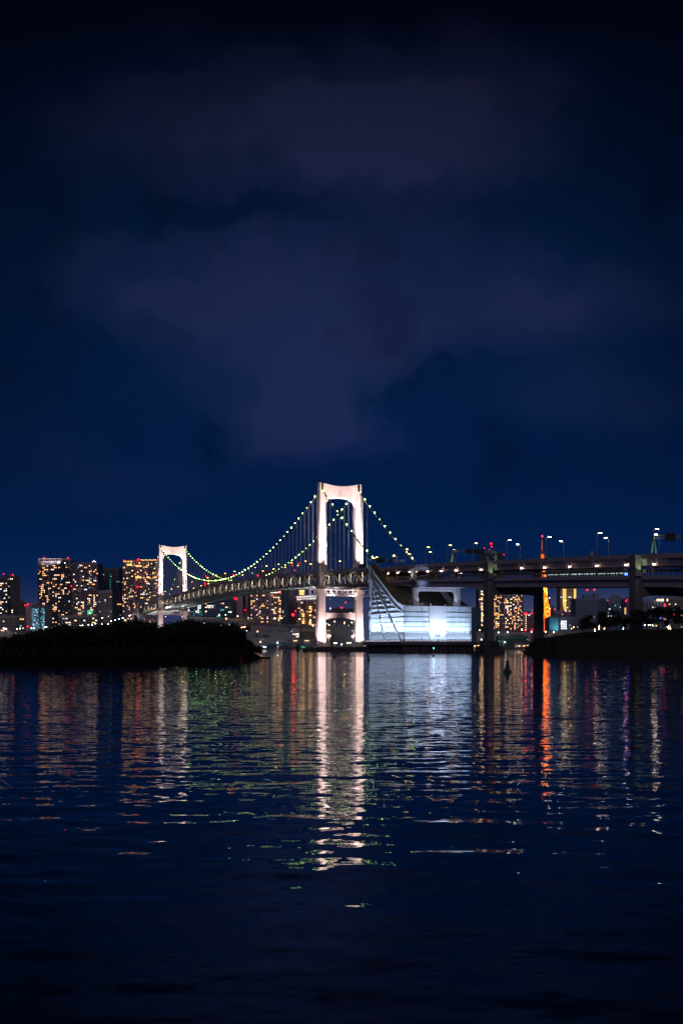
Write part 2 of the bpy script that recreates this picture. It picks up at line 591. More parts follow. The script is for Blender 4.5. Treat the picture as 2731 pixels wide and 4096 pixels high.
def leg_ring(z, side):
    t = (z - 3) / (119 - 3)
    po = 18.3 + (16.5 - 18.3) * t; pi = 11.8 + (12.2 - 11.8) * t
    h = 3.2 + (2.5 - 3.2) * t
    c = .55
    pts = [(pi + c, -h), (po - c, -h), (po, -h + c), (po, h - c), (po - c, h), (pi + c, h), (pi, h - c), (pi, -h + c)]
    return [(side * x, y, z) for x, y in pts]


def tower(loc, label, far):
    t = thing('bridge_tower', label, 'bridge tower', loc, TH, 'floodlit towers of the suspension bridge')
    for s in (-1, 1):
        m = MB().loft([leg_ring(z, s) for z in (2.9, 20, 45, 58, 80, 105, 119.6)])
        g = m.build('leg', WHITE, t)
        MB().box((s * 15.9, 0, 122.4), (1.3, 5.0, 5.6)).box((s * 12.95, 0, 122.2), (1.5, 5.0, 5.2)).build('leg_top', WHITE, g)
        sd = MB().box((s * 14.45, 0, 121.6), (1.36, 4.4, 3.6))
        sd.box((s * 14.45, 0, 124.2), (1.2, 3.2, 1.9)).box((s * 14.9, .8, 125.6), (.3, .3, 1.4))
        sd.build('cable_saddle', DARKM, t)
        for k, (y, h) in enumerate(((-1.8, 2.2), (1.4, 1.3))):
            MB().tube((s * 16.0, y, 125.2), (s * 16.0, y, 125.2 + h), .14, .08, 5).ball((s * 16.0, y, 125.5 + h), .28).build('rooftop_mast', DARKM, t)
        # skirt fence round the foot
        for i in range(9):
            x = s * (11.0 + i * 1.0)
            MB().box((x, -4.6, 4.9), (.28, .2, 3.4)).build('fence_post', WHITE, t)
        MB().box((s * 15, -4.6, 6.5), (8.4, .16, .16)).build('fence_rail', WHITE, t)
        # access mast with box
        MB().box((s * 9.4, -3, 6.8), (.3, .3, 7.0)).box((s * 9.4, -3, 11.6), (2.2, 1.6, 1.8)).build('cabinet_mast', WHITE, t)
        MB().beam((s * 8.6, -2, 3.3), (s * 9.0, -2, 15.5), .25, .25).beam((s * 10.4, -2, 3.3), (s * 10.6, -2, 15.5), .25, .25).box((s * 10, -2, 15.5), (2.6, 1.6, .2)).build('stair_frame', WHITE, t)
        MB().box((s * 12.0, 0, 2.0), (14.2, 17, 3.0)).build('caisson', CONCD, t)
        MB().box((s * 12.0, 0, .2), (14.8, 18, .9)).build('caisson_fender', CONCD, t)
    MB().box((0, 1, 1.4), (10, 12, 2.6)).build('caisson_link', CONCD, t)
    MB().box((-22.5, 2, 1.0), (6, 18, 2.0)).build('caisson_step', CONCD, t)
    MB().box((21.5, 0, 1.0), (4.5, 16, 2.0)).build('caisson_step', CONCD, t)
    # portal beam with concave top and rounded lower corners
    top = [(p, 123.0 + 2.0 * (p / 13.6) ** 2) for p in [13.6 - 27.2 * i / 16 for i in range(17)]]
    bot = []
    for i in range(29):
        a = math.pi * (1 - i / 28)
        x = math.cos(a) * 12.25
        bot.append((x, 107.0 + 7.4 * (max(0, 1 - abs(x / 12.25) ** 3.0)) ** (1 / 2.0)))
    poly = [(p, -2.35, z) for p, z in top + bot]
    MB().prism(poly, (0, 4.7, 0)).build('portal_beam', WHITE, t)
    for x in (-9.2, 9.2):
        MB().box((x, -2.37, 118), (.06, .06, 9)).build('weld_seam', STEEL, t)
    lb = [(p, 28.8) for p in (12.0, -12.0)] + [(-12 + 24 * i / 16, 23.6 + 1.7 * (1 - ((i - 8) / 8) ** 2)) for i in range(17)]
    MB().prism([(p, -2.3, z) for p, z in lb], (0, 4.6, 0)).build('lower_beam', WHITE, t)
    # white access truss below the deck, round the legs
    for y in (-5.2, 5.2):
        for z in (41.6, 45.8):
            MB().beam((-22, y, z), (22, y, z), .5, .5).build('truss_chord', WHITE, t)
        n = 20
        for i in range(n):
            x0, x1 = -22 + 44 * i / n, -22 + 44 * (i + 1) / n
            a, b = ((41.6, 45.8) if i % 2 else (45.8, 41.6))
            MB().beam((x0, y, a), (x1, y, b), .26, .26).build('truss_brace', WHITE, t)
            if not i % 2:
                MB().beam((x0, y, 41.6), (x0, y, 45.8), .3, .3).build('truss_post', WHITE, t)
    MB().box((0, 0, 46.25), (44, 10.8, .3)).build('truss_walkway', STEEL, t)
    for s in (-1, 1):
        MB().box((s * 14.2, -3.6, 47.3), (4.6, 2.2, 1.2)).build('deck_bearing', WHITE, t)
        MB().box((s * 15.3, -4.0, 53.6), (4.6, 1.6, 9.4)).build('leg_gallery', STEEL, t)
    pk = (1.0, .70, .66); wk = (1.0, .77, .73)
    k = 1.1
    for s in (-1, 1):
        # lower legs, from the caisson
        floodlight(t, (s * 16.5, -9.0, 4.2), (s * 15.2, -2, 34), 72000 * k, pk, 46)
        floodlight(t, (s * 13.0, -9.0, 4.2), (s * 14.6, -2, 16), 16000 * k, pk, 74)
        floodlight(t, (s * 6.5, -8.2, 4.2), (s * 13.5, -2, 24), 14000 * k, pk, 60)
    # upper legs and portal, from masts on the deck
    zd = 58.9
    for s in (-1, 1):
        yb = -17.0
        mz = zdeck(-yb if not far else -SPAN - yb) + .3
        if far:
            mz = zdeck(-SPAN + 17) + .3
        MB().tube((s * 9.2, yb, mz), (s * 9.2, yb, mz + 9.0), .32, .22, 8).beam((s * 9.2, yb, mz + 8.6), (s * 12.2, yb, mz + 8.9), .3, .3).build('floodlight_mast', WHITE, t)
        floodlight(t, (s * 13.2, yb, mz + 1.2), (s * 14.6, -2.3, 82), 60000 * k, wk, 56)
        floodlight(t, (s * 12.0, yb, mz + 1.4), (s * 14.3, -2.3, 112), 300000 * k, pk, 30)
        floodlight(t, (s * 8.2, yb, mz + 1.2), (s * 4.0, -2.3, 117), 160000 * k, pk, 34)
        # under the portal and the inner faces
        floodlight(t, (s * 10.6, -1.2, zd + .8), (s * -5.0, 0, 114), 110000 * k, wk, 50)
        floodlight(t, (s * 10.6, -1.0, 46.9), (s * 6, 0, 24.5), 9000, pk, 80)
    for s in (-1, 1):  # outboard floods and brackets added to brighten the legs' outer faces
        yb = -15.0
        mz = zdeck(15 if not far else -SPAN + 15)
        MB().beam((s * 14.6, yb, mz - .6), (s * 21.0, yb, mz - .6), .3, .3).beam((s * 14.6, yb, mz - 3.4), (s * 20.5, yb, mz - .7), .2, .2).build('added_lamp_bracket', STEEL, t)
        floodlight(t, (s * 20.8, yb, mz + .4), (s * 17.0, -.5, 80), 34000, wk, 60)
        floodlight(t, (s * 20.2, yb, mz + .4), (s * 16.6, -.5, 110), 210000, pk, 34)
        floodlight(t, (s * 21.5, -6.0, 3.0), (s * 17.6, -.5, 28), 26000, pk, 64)
    # truss floods: wash the white access truss and the soffit
    for s in (-1, 1):
        floodlight(t, (s * 10, -7.5, 38.5), (s * 8, -5, 45), 9000, wk, 110)
        floodlight(t, (s * 10, 7.5, 38.5), (s * 9, 70, 49), 110000 if far else 70000, (.90, .95, 1.0), 62)
        if far:
            floodlight(t, (s * 10, -7.5, 39.2), (s * 9, -50, 52.5), 260000, (.90, .95, 1.0), 33)
    for s in (-1, 1):
        b = MB().ball((s * 16.0, -1.8, 128.3), .3).build('mast_cap', DARKM, t)
    return t


near = tower(T0, 'tall white floodlit bridge tower standing in the bay beside the stepped white anchorage', False)
fpos = W(0, -SPAN, 0)
fart = tower(fpos, 'smaller looking white floodlit bridge tower behind the dark wooded island', True)

# ------------------------------------------------------------------ main cables with hangers and lamps
lamp_mes = [MB().ball((0, 0, 0), r_).mesh('cable_lamp', glow('cable_lamp_light_' + n_, (.50, 1.0, .22), e_)) for n_, r_, e_ in (('dim', .29, 12), ('mid', .34, 24), ('bright', .40, 38))]
lrng = random.Random(3)
hm = MB()
for dx, dy in ((-.28, -.45), (.28, -.45), (-.28, .45), (.28, .45)):
    hm.tube((dx, dy, 0), (dx, dy, 1), .095, .095, 4, False)
hang_me = hm.mesh('hanger', HANG)
band_me = MB().beam((0, -.6, 0), (0, .6, 0), 1.15, 1.15).mesh('cable_band', CABLE)
for s, lab in ((-1, 'suspension cable with green yellow lamps, crossing in front of both towers on the near side'),
               (1, 'suspension cable with green yellow lamps, running down to the roadway behind the anchorage tip')):
    c = thing('main_cable', lab, 'bridge cable', T0, TH, 'main cables of the suspension bridge')
    p = s * 14.45
    qs = [105 - 5 * i for i in range(int((105 + SPAN + 105) / 5) + 1)]
    MB().path([(p, -q, zcable(q)) for q in qs], .48, 6).build('strand', CABLE, c)
    MB().path([(p - .5, -q, zcable(q) + 1.5) for q in qs], .06, 4).path([(p + .5, -q, zcable(q) + 1.5) for q in qs], .06, 4).build('hand_rope', CABLE, c)
    for i in range(1, 60):
        q = -i * HANG_STEP
        zc, zd_ = zcable(q), zdeck(q) - .6
        place('hanger', hang_me, c, (p, -q, zd_), scale=(1, 1, max(.3, zc - zd_)))
        place('cable_band', band_me, c, (p, -q, zc))
    for q in [9.5, 19, -SPAN - 9.5, -SPAN - 19, -SPAN - 28.5, -SPAN - 38, -SPAN - 47.5, -SPAN - 57]:
        zc, zd_ = zcable(q), zdeck(q) - .6
        place('hanger', hang_me, c, (p, -q, zd_), scale=(1, 1, max(.3, zc - zd_)))
        place('cable_band', band_me, c, (p, -q, zc))
    for i in range(0, 60):
        q = -(i + .5) * HANG_STEP
        place('cable_lamp', lrng.choice(lamp_mes), c, (p, -q, zcable(q) + 1.0))
    for i in range(11):
        for q in (5 + i * HANG_STEP, -SPAN - 5 - i * HANG_STEP):
            if zcable(q) > 58:
                place('cable_lamp', lrng.choice(lamp_mes), c, (p, -q, zcable(q) + 1.0))

# ------------------------------------------------------------------ stiffening truss and decks
deck = thing('bridge_deck', 'double decked steel truss roadway hanging between the two white towers', 'bridge deck', T0, TH)
Q0, Q1 = 114.0, -SPAN - 108.0
npan = 72
PAN = (Q0 - Q1) / npan
qn = [Q0 - PAN * i for i in range(npan + 1)]


def strip(sections, closed=True):
    return MB().loft(sections, closed)


strip([[(-14.6, -q, zdeck(q) - .9), (14.6, -q, zdeck(q) - .9), (14.6, -q, zdeck(q)), (-14.6, -q, zdeck(q))] for q in qn]).build('upper_roadway', DECK, deck)
strip([[(-13.2, -q, zdeck(q) - 9.0), (13.2, -q, zdeck(q) - 9.0), (13.2, -q, zdeck(q) - 8.4), (-13.2, -q, zdeck(q) - 8.4)] for q in qn]).build('lower_roadway', DECK, deck)
for s in (-1, 1):
    strip([[(s * 14.75, -q, zdeck(q) - 1.2), (s * 15.0, -q, zdeck(q) - 1.2), (s * 15.0, -q, zdeck(q) + 1.0), (s * 14.75, -q, zdeck(q) + 1.0)] for q in qn]).build('parapet', GIRD, deck)
    for a, b, nm in ((-1.3, -2.3, 'top_chord'), (-9.4, -10.4, 'bottom_chord')):
        strip([[(s * 13.6, -q, zdeck(q) + b), (s * 14.5, -q, zdeck(q) + b), (s * 14.5, -q, zdeck(q) + a), (s * 13.6, -q, zdeck(q) + a)] for q in qn]).build(nm, STEEL, deck)
for s in (-1, 1):
    for i in range(npan):
        qa, qb = qn[i], qn[i + 1]
        za, zb = zdeck(qa), zdeck(qb)
        if i % 2 == 0:
            a, b = (s * 14.05, -qa, za - 2.2), (s * 14.05, -qb, zb - 9.5)
        else:
            a, b = (s * 14.05, -qa, za - 9.5), (s * 14.05, -qb, zb - 2.2)
        MB().beam(a, b, .75, .8).build('diagonal', STEEL, deck)
    for i in range(0, npan + 1):
        q = qn[i]; z = zdeck(q)
        MB().box((s * 14.05, -q, z - 5.85), (.45, .40, 7.1)).build('post', STEEL, deck)
    for i in range(1, npan, 2):
        q = qn[i]; z = zdeck(q)
        MB().box((s * 14.05, -q, z - 9.2), (.95, 2.6, 1.5)).build('gusset', STEEL, deck)
# soffit: cross beams, stringers, wind bracing
SOF = mat('pale_soffit_paint', (.55, .56, .55), .6, 0, .1, .4)
for i in range(npan * 2 + 1):
    q = Q0 - PAN * i / 2; z = zdeck(q)
    MB().box((0, -q, z - 10.0), (27.2, .5, 1.1 if i % 2 == 0 else .7)).build('cross_beam', SOF, deck)
for s in (-1, 1):
    strip([[(s * 12.4, -q, zdeck(q) - 11.0), (s * 13.0, -q, zdeck(q) - 11.0), (s * 13.0, -q, zdeck(q) - 10.5), (s * 12.4, -q, zdeck(q) - 10.5)] for q in qn]).build('soffit_pipe', SOF, deck)
for i in range(0, npan):
    qa, qb = qn[i], qn[i + 1]
    x = 11 if i % 2 else -11
    MB().beam((x, -qa, zdeck(qa) - 10.7), (-x, -qb, zdeck(qb) - 10.7), .35, .35).build('wind_brace', SOF, deck)
strip([[(-12.9, -q, zdeck(q) - 9.5), (12.9, -q, zdeck(q) - 9.5), (12.9, -q, zdeck(q) - 9.35), (-12.9, -q, zdeck(q) - 9.35)] for q in qn]).build('soffit_plate', SOF, deck)
# small deck lamps between the trusses, throwing warm light on the diagonals
dl_me = MB().box((0, 0, 0), (.5, .5, .3)).mesh('truss_lamp', glow('truss_lamp_light', (1.0, .62, .34), 2.5))
for i in range(0, npan, 2):
    q = qn[i] - PAN * .5
    for s in (-1, 1):
        place('truss_lamp', dl_me, deck, (s * 12.2, -q, zdeck(q) - 3.4))
        MB().box((s * 12.2, -q, zdeck(q) - 2.2), (.14, .14, 2.0)).build('lamp_stem', POLE, deck)
# spots inside and lamps outboard, added to brighten the near truss
for i in range(1, npan, 2):
    q = qn[i]
    z = zdeck(q + 7)
    spot('truss_beam', deck, (-12.2, -q - 7, z - 3.7), (-14.1, -q + 3, z - 6.2), 3600, (1.0, .85, .68), 120, .7)
for i in range(0, npan, 4):
    q = qn[i]
    if q > 90: continue
    z = zdeck(q)
    MB().box((-16.4, -q, z - 1.2), (3.0, .2, .2)).box((-17.8, -q, z - 1.5), (.5, .6, .5)).build('added_wash_lamp', DARKM, deck)
    spot('added_wash_beam', deck, (-17.8, -q, z - 1.9), (-14, -q + 9, z - 7), 900, (1.0, .84, .66), 120, .8)

# ------------------------------------------------------------------ anchorage block
A0, A1, PL, PR = 114.9, 171.5, -23.0, 22.0
anc = thing('bridge_anchorage', 'huge white floodlit concrete anchorage block with a sloping tip and horizontal ledges', 'anchorage', T0, TH)
prof_px = [(1472, 2257), (1493, 2283), (1515, 2314), (1534, 2340), (1553, 2366), (1569, 2386), (1584, 2403), (1597, 2413), (1608, 2419), (1617, 2421.5)]
prof = [qz_on_side(x, y, PL) for x, y in prof_px]
prof[0] = (A0, prof[0][1])
ztop_end = prof[-1][1]
prof[-1] = (A1, ztop_end)
BZ = 6.5


def side_poly(p, drop=0.0, lim=None):
    pts = [(p, -q, z - drop) for q, z in prof]
    if drop:
        pts[-1] = (p, -(A1), ztop_end - .25); pts[-2] = (p, -prof[-2][0], max(pts[-2][2], ztop_end - .3)); pts[-3] = (p, -prof[-3][0], max(pts[-3][2], ztop_end - .3))
    return [(p, -A0, BZ)] + pts + [(p, -A1, BZ)]


for a, b in ((PL, PL + 5.0), (PR - 5.0, PR)):
    MB().prism(side_poly(a), (b - a, 0, 0)).build('side_wall', CONC, anc)
MB().prism(side_poly(PL + 5.02, 5.0), (PR - PL - 10.04, 0, 0)).build('core_block', CONC, anc)
# stained cappings on the sloping wall tops
for a, b in ((PL + .15, PL + 4.85), (PR - 4.85, PR - .15)):
    m = MB()
    up = [(a, -q, z + .16) for q, z in prof[:-1]] + [(b, -q, z + .16) for q, z in reversed(prof[:-1])]
    n = len(prof) - 1
    rings = []
    for q, z in prof[:-1]:
        rings.append([(a, -q, z - .05), (b, -q, z - .05), (b, -q, z + .18), (a, -q, z + .18)])
    MB().loft(rings).build('wall_capping', CONCW, anc)
rings = []
for q, z in prof[:-2]:
    rings.append([(PL + 5.1, -q, max(z - 5.05, ztop_end - .2)), (PR - 5.1, -q, max(z - 5.05, ztop_end - .2)), (PR - 5.1, -q, max(z - 4.9, ztop_end - .05)), (PL + 5.1, -q, max(z - 4.9, ztop_end - .05))])
MB().loft(rings).build('slope_slab', CONCW, anc)
# base slab and foundation
MB().box(((PL + PR) / 2, -(A0 + A1) / 2, 5.65), (PR - PL + 6.6, A1 - A0 + 6.6, 1.7)).build('base_slab', PIERC, anc)
MB().box(((PL + PR) / 2, -(A0 + A1) / 2, 1.9), (PR - PL + 2.4, A1 - A0 + 2.4, 5.8)).build('foundation', CONCD, anc)
for i in range(7):
    MB().box((PL + 3.5 + i * 6.3, -A1 - 1.35, 2.2), (.5, .3, 4.4)).build('fender', DARKM, anc)
# radiating ribs of the fan on the long side; ledges between them
def SL(px, py): return qz_on_side(px, py, PL)
apex = SL(1484.5, 2311)
foot = [SL(1482.5, 2571), SL(1540, 2571), SL(1607, 2571)]
edge_px = [(1487, 2311), (1515, 2342), (1532, 2364), (1545, 2380), (1559, 2399), (1572, 2415), (1591, 2435), (1610, 2448)]
edge = [SL(x, y) for x, y in edge_px]


def on_line(a, b, z):
    return a[0] + (b[0] - a[0]) * (z - a[1]) / (b[1] - a[1])


def edge_q(z):
    if z <= edge[-1][1]:
        return A1
    for (qa, za), (qb, zb) in zip(edge, edge[1:]):
        if za >= z >= zb:
            return qa + (qb - qa) * (z - za) / (zb - za)
    return edge[0][0]


for i, f in enumerate(foot):
    MB().beam((PL - .10, -apex[0], apex[1]), (PL - .10, -f[0], f[1]), .40, .62, (1, 0, 0)).build('rib', CONC, anc)
m = MB()
rings = []
for q, z in edge:
    rings.append([(PL - .22, -q, z - .3), (PL + .1, -q, z - .3), (PL + .1, -q, z + .3), (PL - .22, -q, z + .3)])
MB().loft(rings).build('edge_rib', CONC, anc)
for px0, px1 in ((2389, 2405), (2426, 2442)):
    q0, z0 = SL(1476, px1); q1, z1 = SL(1480.5, px0)
    MB().box((PL - .02, -(A0 + 1.9), (z0 + z1) / 2), (.12, 2.6, z1 - z0)).build('window_slot', DARKM, anc)
PITCH = 2.95
zs = []
z = pz_on_end(1750, 2451, A1)[1]
while z > 8.2:
    zs.append(z); z -= PITCH
z = zs[0] + PITCH
up_z = []
while z < apex[1] - 2:
    up_z.append(z); z += PITCH
LH, LD = .30, .27
cp0 = pz_on_end(1714.5, 2500, A1)[0]; cp1 = pz_on_end(1783, 2500, A1)[0]
for z in zs + up_z:
    qs_ = [on_line(apex, f, z) for f in foot] + [edge_q(z)]
    for a, b in zip(qs_, qs_[1:]):
        if b - a < .8: continue
        e = b - .25 if b < A1 else b + LD
        MB().box((PL - LD / 2 + .05, -(a + .25 + e) / 2, z), (LD, e - a - .25, LH)).build('ledge', CONC, anc)
for z in zs:
    for a, b in ((PL + .1, cp0), (cp1, PR + .02)):
        MB().box(((a + b) / 2, -(A1 + LD / 2 - .05), z), (b - a, LD, LH)).build('ledge', CONC, anc)
# flat cladding panels with open joints
pan_me = {}
def panel(p0, p1, z0, z1, on_end, q=None):
    if on_end:
        place('wall_panel', MB().box(((p0 + p1) / 2, -(A1 + .06), (z0 + z1) / 2), (p1 - p0 - .09, .12, z1 - z0 - .09)).mesh('wall_panel', CONC), anc)
    else:
        place('wall_panel', MB().box((PL - .06, -(p0 + p1) / 2, (z0 + z1) / 2), (.12, p1 - p0 - .09, z1 - z0 - .09)).mesh('wall_panel', CONC), anc)


rows = sorted(zs + [BZ + .05])
for z0, z1 in zip(rows, rows[1:] + [ztop_end - .1]):
    for a, b in ((PL + .1, cp0 - .1), (cp1 + .1, PR)):
        n = max(1, round((b - a) / 4.0))
        for i in range(n):
            panel(a + (b - a) * i / n, a + (b - a) * (i + 1) / n, z0 + .17, z1 - .17, True)
rows2 = [BZ + .05 + (ztop_end - BZ - .15) * i / 6 for i in range(7)]
for z0, z1 in zip(rows2, rows2[1:]):
    for i in range(2):
        m = MB().box((cp0 + (cp1 - cp0) * (i + .5) / 2, -(A1 + .30), (z0 + z1) / 2), ((cp1 - cp0) / 2 - .06, .6, z1 - z0 - .06))
        m.build('centre_panel', CONC, anc)
for z0, z1 in zip(rows, rows[1:]):
    for j in range(3):
        zm = (z0 + z1) / 2
        a = max(on_line(apex, foot[j], z0), on_line(apex, foot[j], z1)) + .6
        b = (min(on_line(apex, foot[j + 1], z0), on_line(apex, foot[j + 1], z1)) - .6) if j < 2 else min(edge_q(z1), A1)
        n = max(1, round((b - a) / 5.5))
        for i in range(n):
            panel(a + (b - a) * i / n, a + (b - a) * (i + 1) / n, z0 + .17, z1 - .17, False)
for px, py in ((1685, 2439), (1836, 2439), (1687, 2555), (1838, 2553)):
    p, z = pz_on_end(px, py, A1)
    MB().box((p, -(A1 + .13), z), (.75, .1, .55)).build('vent', DARKM, anc)
# floodlights along the slab
LAV = (.50, .70, 1.0)
E_FL2 = glow('cool_floodlight_lens', (.85, .88, 1.0), 6)
for i in range(18):
    q = A0 + 1.8 + i * 3.1
    floodlight(anc, (PL - 2.7, -q, 7.2), (PL, -q, 12.0), 420, LAV, 112, E_FL2, .5, .9)
    floodlight(anc, (PL - 3.0, -q - 1.5, 7.2), (PL, -q - 1.5, 33), 32000, LAV, 52, E_FL2, .6, 1.0)
for i in range(16):
    p = PL + 1.5 + i * 2.8
    floodlight(anc, (p, -(A1 + 2.7), 7.2), (p, -A1, 12.0), 650, LAV, 115, E_FL2, .5, .9)
    floodlight(anc, (p - 1.4, -(A1 + 3.0), 7.2), (p - 1.4, -A1, 27), 16500, LAV, 54, E_FL2, .6, 1.0)
for s in (-.27, .27):
    p = (cp0 + cp1) / 2 + s * (cp1 - cp0)
    floodlight(anc, (p, -(A1 + 3.0), 7.2), (p, -A1 - .5, 15), 2500, (.86, .84, 1.0), 62, E_FL2, .7, .7)
    floodlight(anc, (p, -(A1 + 3.1), 7.2), (p, -A1 - .5, 27), 22000, (.74, .72, 1.0), 50, E_FL2, .7, 1.0)
# small white handrail stage at the far corner of the slab
MB().box((PR + 2.6, -A1 + 3, 8.6), (.12, 6, .12)).box((PR + 2.6, -A1, 7.6), (.12, .12, 2.2)).box((PR + 2.6, -A1 + 6, 7.6), (.12, .12, 2.2)).build('handrail', POLE, anc)

# ------------------------------------------------------------------ approach viaduct
via = thing('approach_viaduct', 'long double deck grey concrete approach viaduct leading off above the tree covered fort', 'viaduct', T0, TH)
vq = [118 + 8 * i for i in range(64)]


def girder(sec, name, m, qs=vq):
    return MB().loft([[(p, -q, z) for p, z in sec(q)] for q in qs]).build(name, m, via)


def zu(q): return lerp_tab(UP_TAB, q)
def zl(q): return lerp_tab(LO_TAB, q)


def depth_u(q): return 2.9 + min(1.7, max(0, (q - 120) / 45))
def depth_l(q): return 2.7 if q < 164 else 4.3


girder(lambda q: [(-13.0, zu(q) - depth_u(q)), (13.0, zu(q) - depth_u(q)), (14.0, zu(q) - 1.1), (-14.0, zu(q) - 1.1)], 'upper_girder', GIRD)
girder(lambda q: [(-14.4, zu(q) - 1.1), (14.4, zu(q) - 1.1), (14.4, zu(q) - .5), (-14.4, zu(q) - .5)], 'upper_slab', GIRD)
girder(lambda q: [(-13.2, zl(q) - depth_l(q)), (13.2, zl(q) - depth_l(q)), (13.2, zl(q) - 1.15), (-13.2, zl(q) - 1.15)], 'lower_girder', GIRD, [q for q in vq if q < 164] + [163.8, 164.2] + [q for q in vq if q > 164.5])
girder(lambda q: [(-14.5, zl(q) - 1.15), (14.5, zl(q) - 1.15), (14.5, zl(q)), (-14.5, zl(q))], 'lower_slab', GIRD)
for s in (-1, 1):
    girder(lambda q: [(s * 14.42, zu(q) - 1.6), (s * 14.72, zu(q) - 1.6), (s * 14.72, zu(q) + .35), (s * 14.42, zu(q) + .35)], 'upper_parapet', GIRD)
    girder(lambda q: [(s * 14.0, zl(q) + .02), (s * 14.2, zl(q) + .02), (s * 14.2, zl(q) + .5), (s * 14.0, zl(q) + .5)], 'lower_kerb', GIRD)
# thin fence posts along the upper deck edge, rail panels along the lower deck
post_me = MB().box((0, 0, 1.4), (.12, .12, 2.8)).mesh('fence_post', DARKM)
for i in range(112):
    q = 124 + i * 3.0
    place('fence_post', post_me, via, (-14.57, -q, zu(q) + .3))
rail_post = MB().box((0, 0, 1.15), (.14, .14, 2.3)).mesh('rail_post', STEEL)
for i in range(150):
    q = 122 + i * 2.0
    place('rail_post', rail_post, via, (-14.1, -q, zl(q) + .45))
for h in (.9, 1.6, 2.6):
    girder(lambda q: [(-14.16, zl(q) + h), (-14.04, zl(q) + h), (-14.04, zl(q) + h + .1), (-14.16, zl(q) + h + .1)], 'hand_rail', STEEL)
# inner noise barrier in the middle of the lower deck, with dark posts
girder(lambda q: [(-8.6, zl(q) + 2.0), (-8.4, zl(q) + 2.0), (-8.4, zl(q) + 3.4), (-8.6, zl(q) + 3.4)], 'screen_band', DARKM, [q for q in vq if q < 300 or q > 372] if False else vq)
brk = MB().box((0, 0, 1.0), (.25, .25, 2.0)).mesh('screen_post', DARKM)
for i in range(90):
    q = 126 + i * 3.4
    place('screen_post', brk, via, (-8.5, -q, zl(q)))
for q in (222, 262, 322, 362):
    MB().box((-14.9, -q, zu(q) + 1.3), (.8, 1.3, 2.6)).build('lamp_plinth', GIRD, via)
# seams between girder segments
for i in range(44):
    q = 126 + i * 9.0
    MB().box((-14.74, -q, zu(q) - .62), (.05, .10, 1.9)).build('girder_seam', DARKM, via)


def pier(q, name_label, cap=True, low=0.0):
    t = thing('viaduct_pier', name_label, 'bridge pier', W(0, q, 0), TH, 'portal piers of the viaduct')
    zb = zl(q) - 4.4
    for s in (-1, 1):
        x = s * (15.6 if s < 0 else 14.3)
        MB().loft([[(x - 1.9, -2.3, 4), (x + 1.9, -2.3, 4), (x + 1.9, 2.3, 4), (x - 1.9, 2.3, 4)],
                   [(x - 1.8, -2.2, zb + 3.3), (x + 1.8, -2.2, zb + 3.3), (x + 1.8, 2.2, zb + 3.3), (x - 1.8, 2.2, zb + 3.3)]]).build('column', PIERC, t)
        zt = zu(q) - .2
        MB().loft([[(x - 1.5, -2.1, zb + 3.3), (x + 1.0, -2.1, zb + 3.3), (x + 1.0, 2.1, zb + 3.3), (x - 1.5, 2.1, zb + 3.3)],
                   [(x - 1.9, -2.2, zt), (x + 1.0, -2.2, zt), (x + 1.0, 2.2, zt), (x - 1.9, 2.2, zt)]]).build('upper_column', PIERC, t)
        MB().box((x - s * .3, -2.9, zb + 4.6), (5.0, 1.4, .25)).box((x - s * .3, -3.5, zb + 5.3), (5.0, .1, .1)).box((x - s * .3, -3.5, zb + 5.7), (5.0, .1, .1)).build('walkway', STEEL, t)
        if cap:
            MB().box((x, 0, .8), (12.2, 12.5, 1.9)).box((x, 0, 2.9), (10.8, 11, 2.6)).build('pile_cap', CONCD, t)
            b = MB().lathe([(5.0, 4.0), (5.2, 4.6), (5.2, 6.4), (4.7, 7.0)], 12, (x, 0, 0)); b.build('cap_collar', CONCD, t)
        else:
            MB().box((x, 0, 2.5), (8, 8, 5)).build('pile_cap', CONCD, t)
    pts = [(13.8, zb - .25), (-13.8, zb - .25)] + [(-13.8 + 27.6 * i / 14, zb - 4.6 + 1.1 * (1 - ((i - 7) / 7.0) ** 4)) for i in range(15)]
    MB().prism([(p, -1.9, z) for p, z in pts], (0, 3.8, 0)).build('crossbeam', PIERC, t)
    for i in range(7):
        MB().box((-12 + i * 4, 0, zb - .1), (1.2, 2.4, .35)).build('bearing', DARKM, t)
    # a greenish lamp at the deck washes the near upper column
    x = -15.6
    MB().box((x + 1.2, -4.6, zb + 5.0), (.5, .5, .5)).build('column_lamp', DARKM, t)
    spot('column_beam', t, (x + 1.2, -4.6, zb + 5.4), (x, -2.2, zt - 2), 1500, (.72, 1.0, .42), 70, .5)
    return t


pier(265.5, 'dark portal pier on two stepped caps standing in the water under the viaduct')
pier(397.0, 'dark portal pier behind the fort pines, its base hidden by them', False)
# low portal standing on the anchorage roof
pt = thing('anchorage_portal', 'white lit concrete portal frame on the anchorage roof carrying the viaduct girders', 'bridge pier', W(0, 167.5, 0), TH)
zb = zl(168) - 4.35
for s in (-1, 1):
    MB().box((s * 14.2, 0, (ztop_end - .3 + zb) / 2), (3.2, 3.0, zb - ztop_end + .3)).build('column', CONC, pt)
    MB().box((s * 14.9, .3, zb + 5.8 + 2.4), (2.4, 3.4, zu(168) - zl(168) - 2.0)).build('upper_column', CONC, pt)
pts = [(12.6, zb - .02), (-12.6, zb - .02)] + [(-12.6, zb - 3.6), (-12.2, zb - 2.8), (-11.2, zb - 2.1), (11.2, zb - 2.1), (12.2, zb - 2.8), (12.6, zb - 3.6)]
MB().prism([(p, -1.4, z) for p, z in pts], (0, 2.8, 0)).build('crossbeam', CONC, pt)
MB().box((-14.4, -2.6, zb + 2.6), (.9, 1.4, 1.4)).build('maintenance_cage', DARKM, pt)
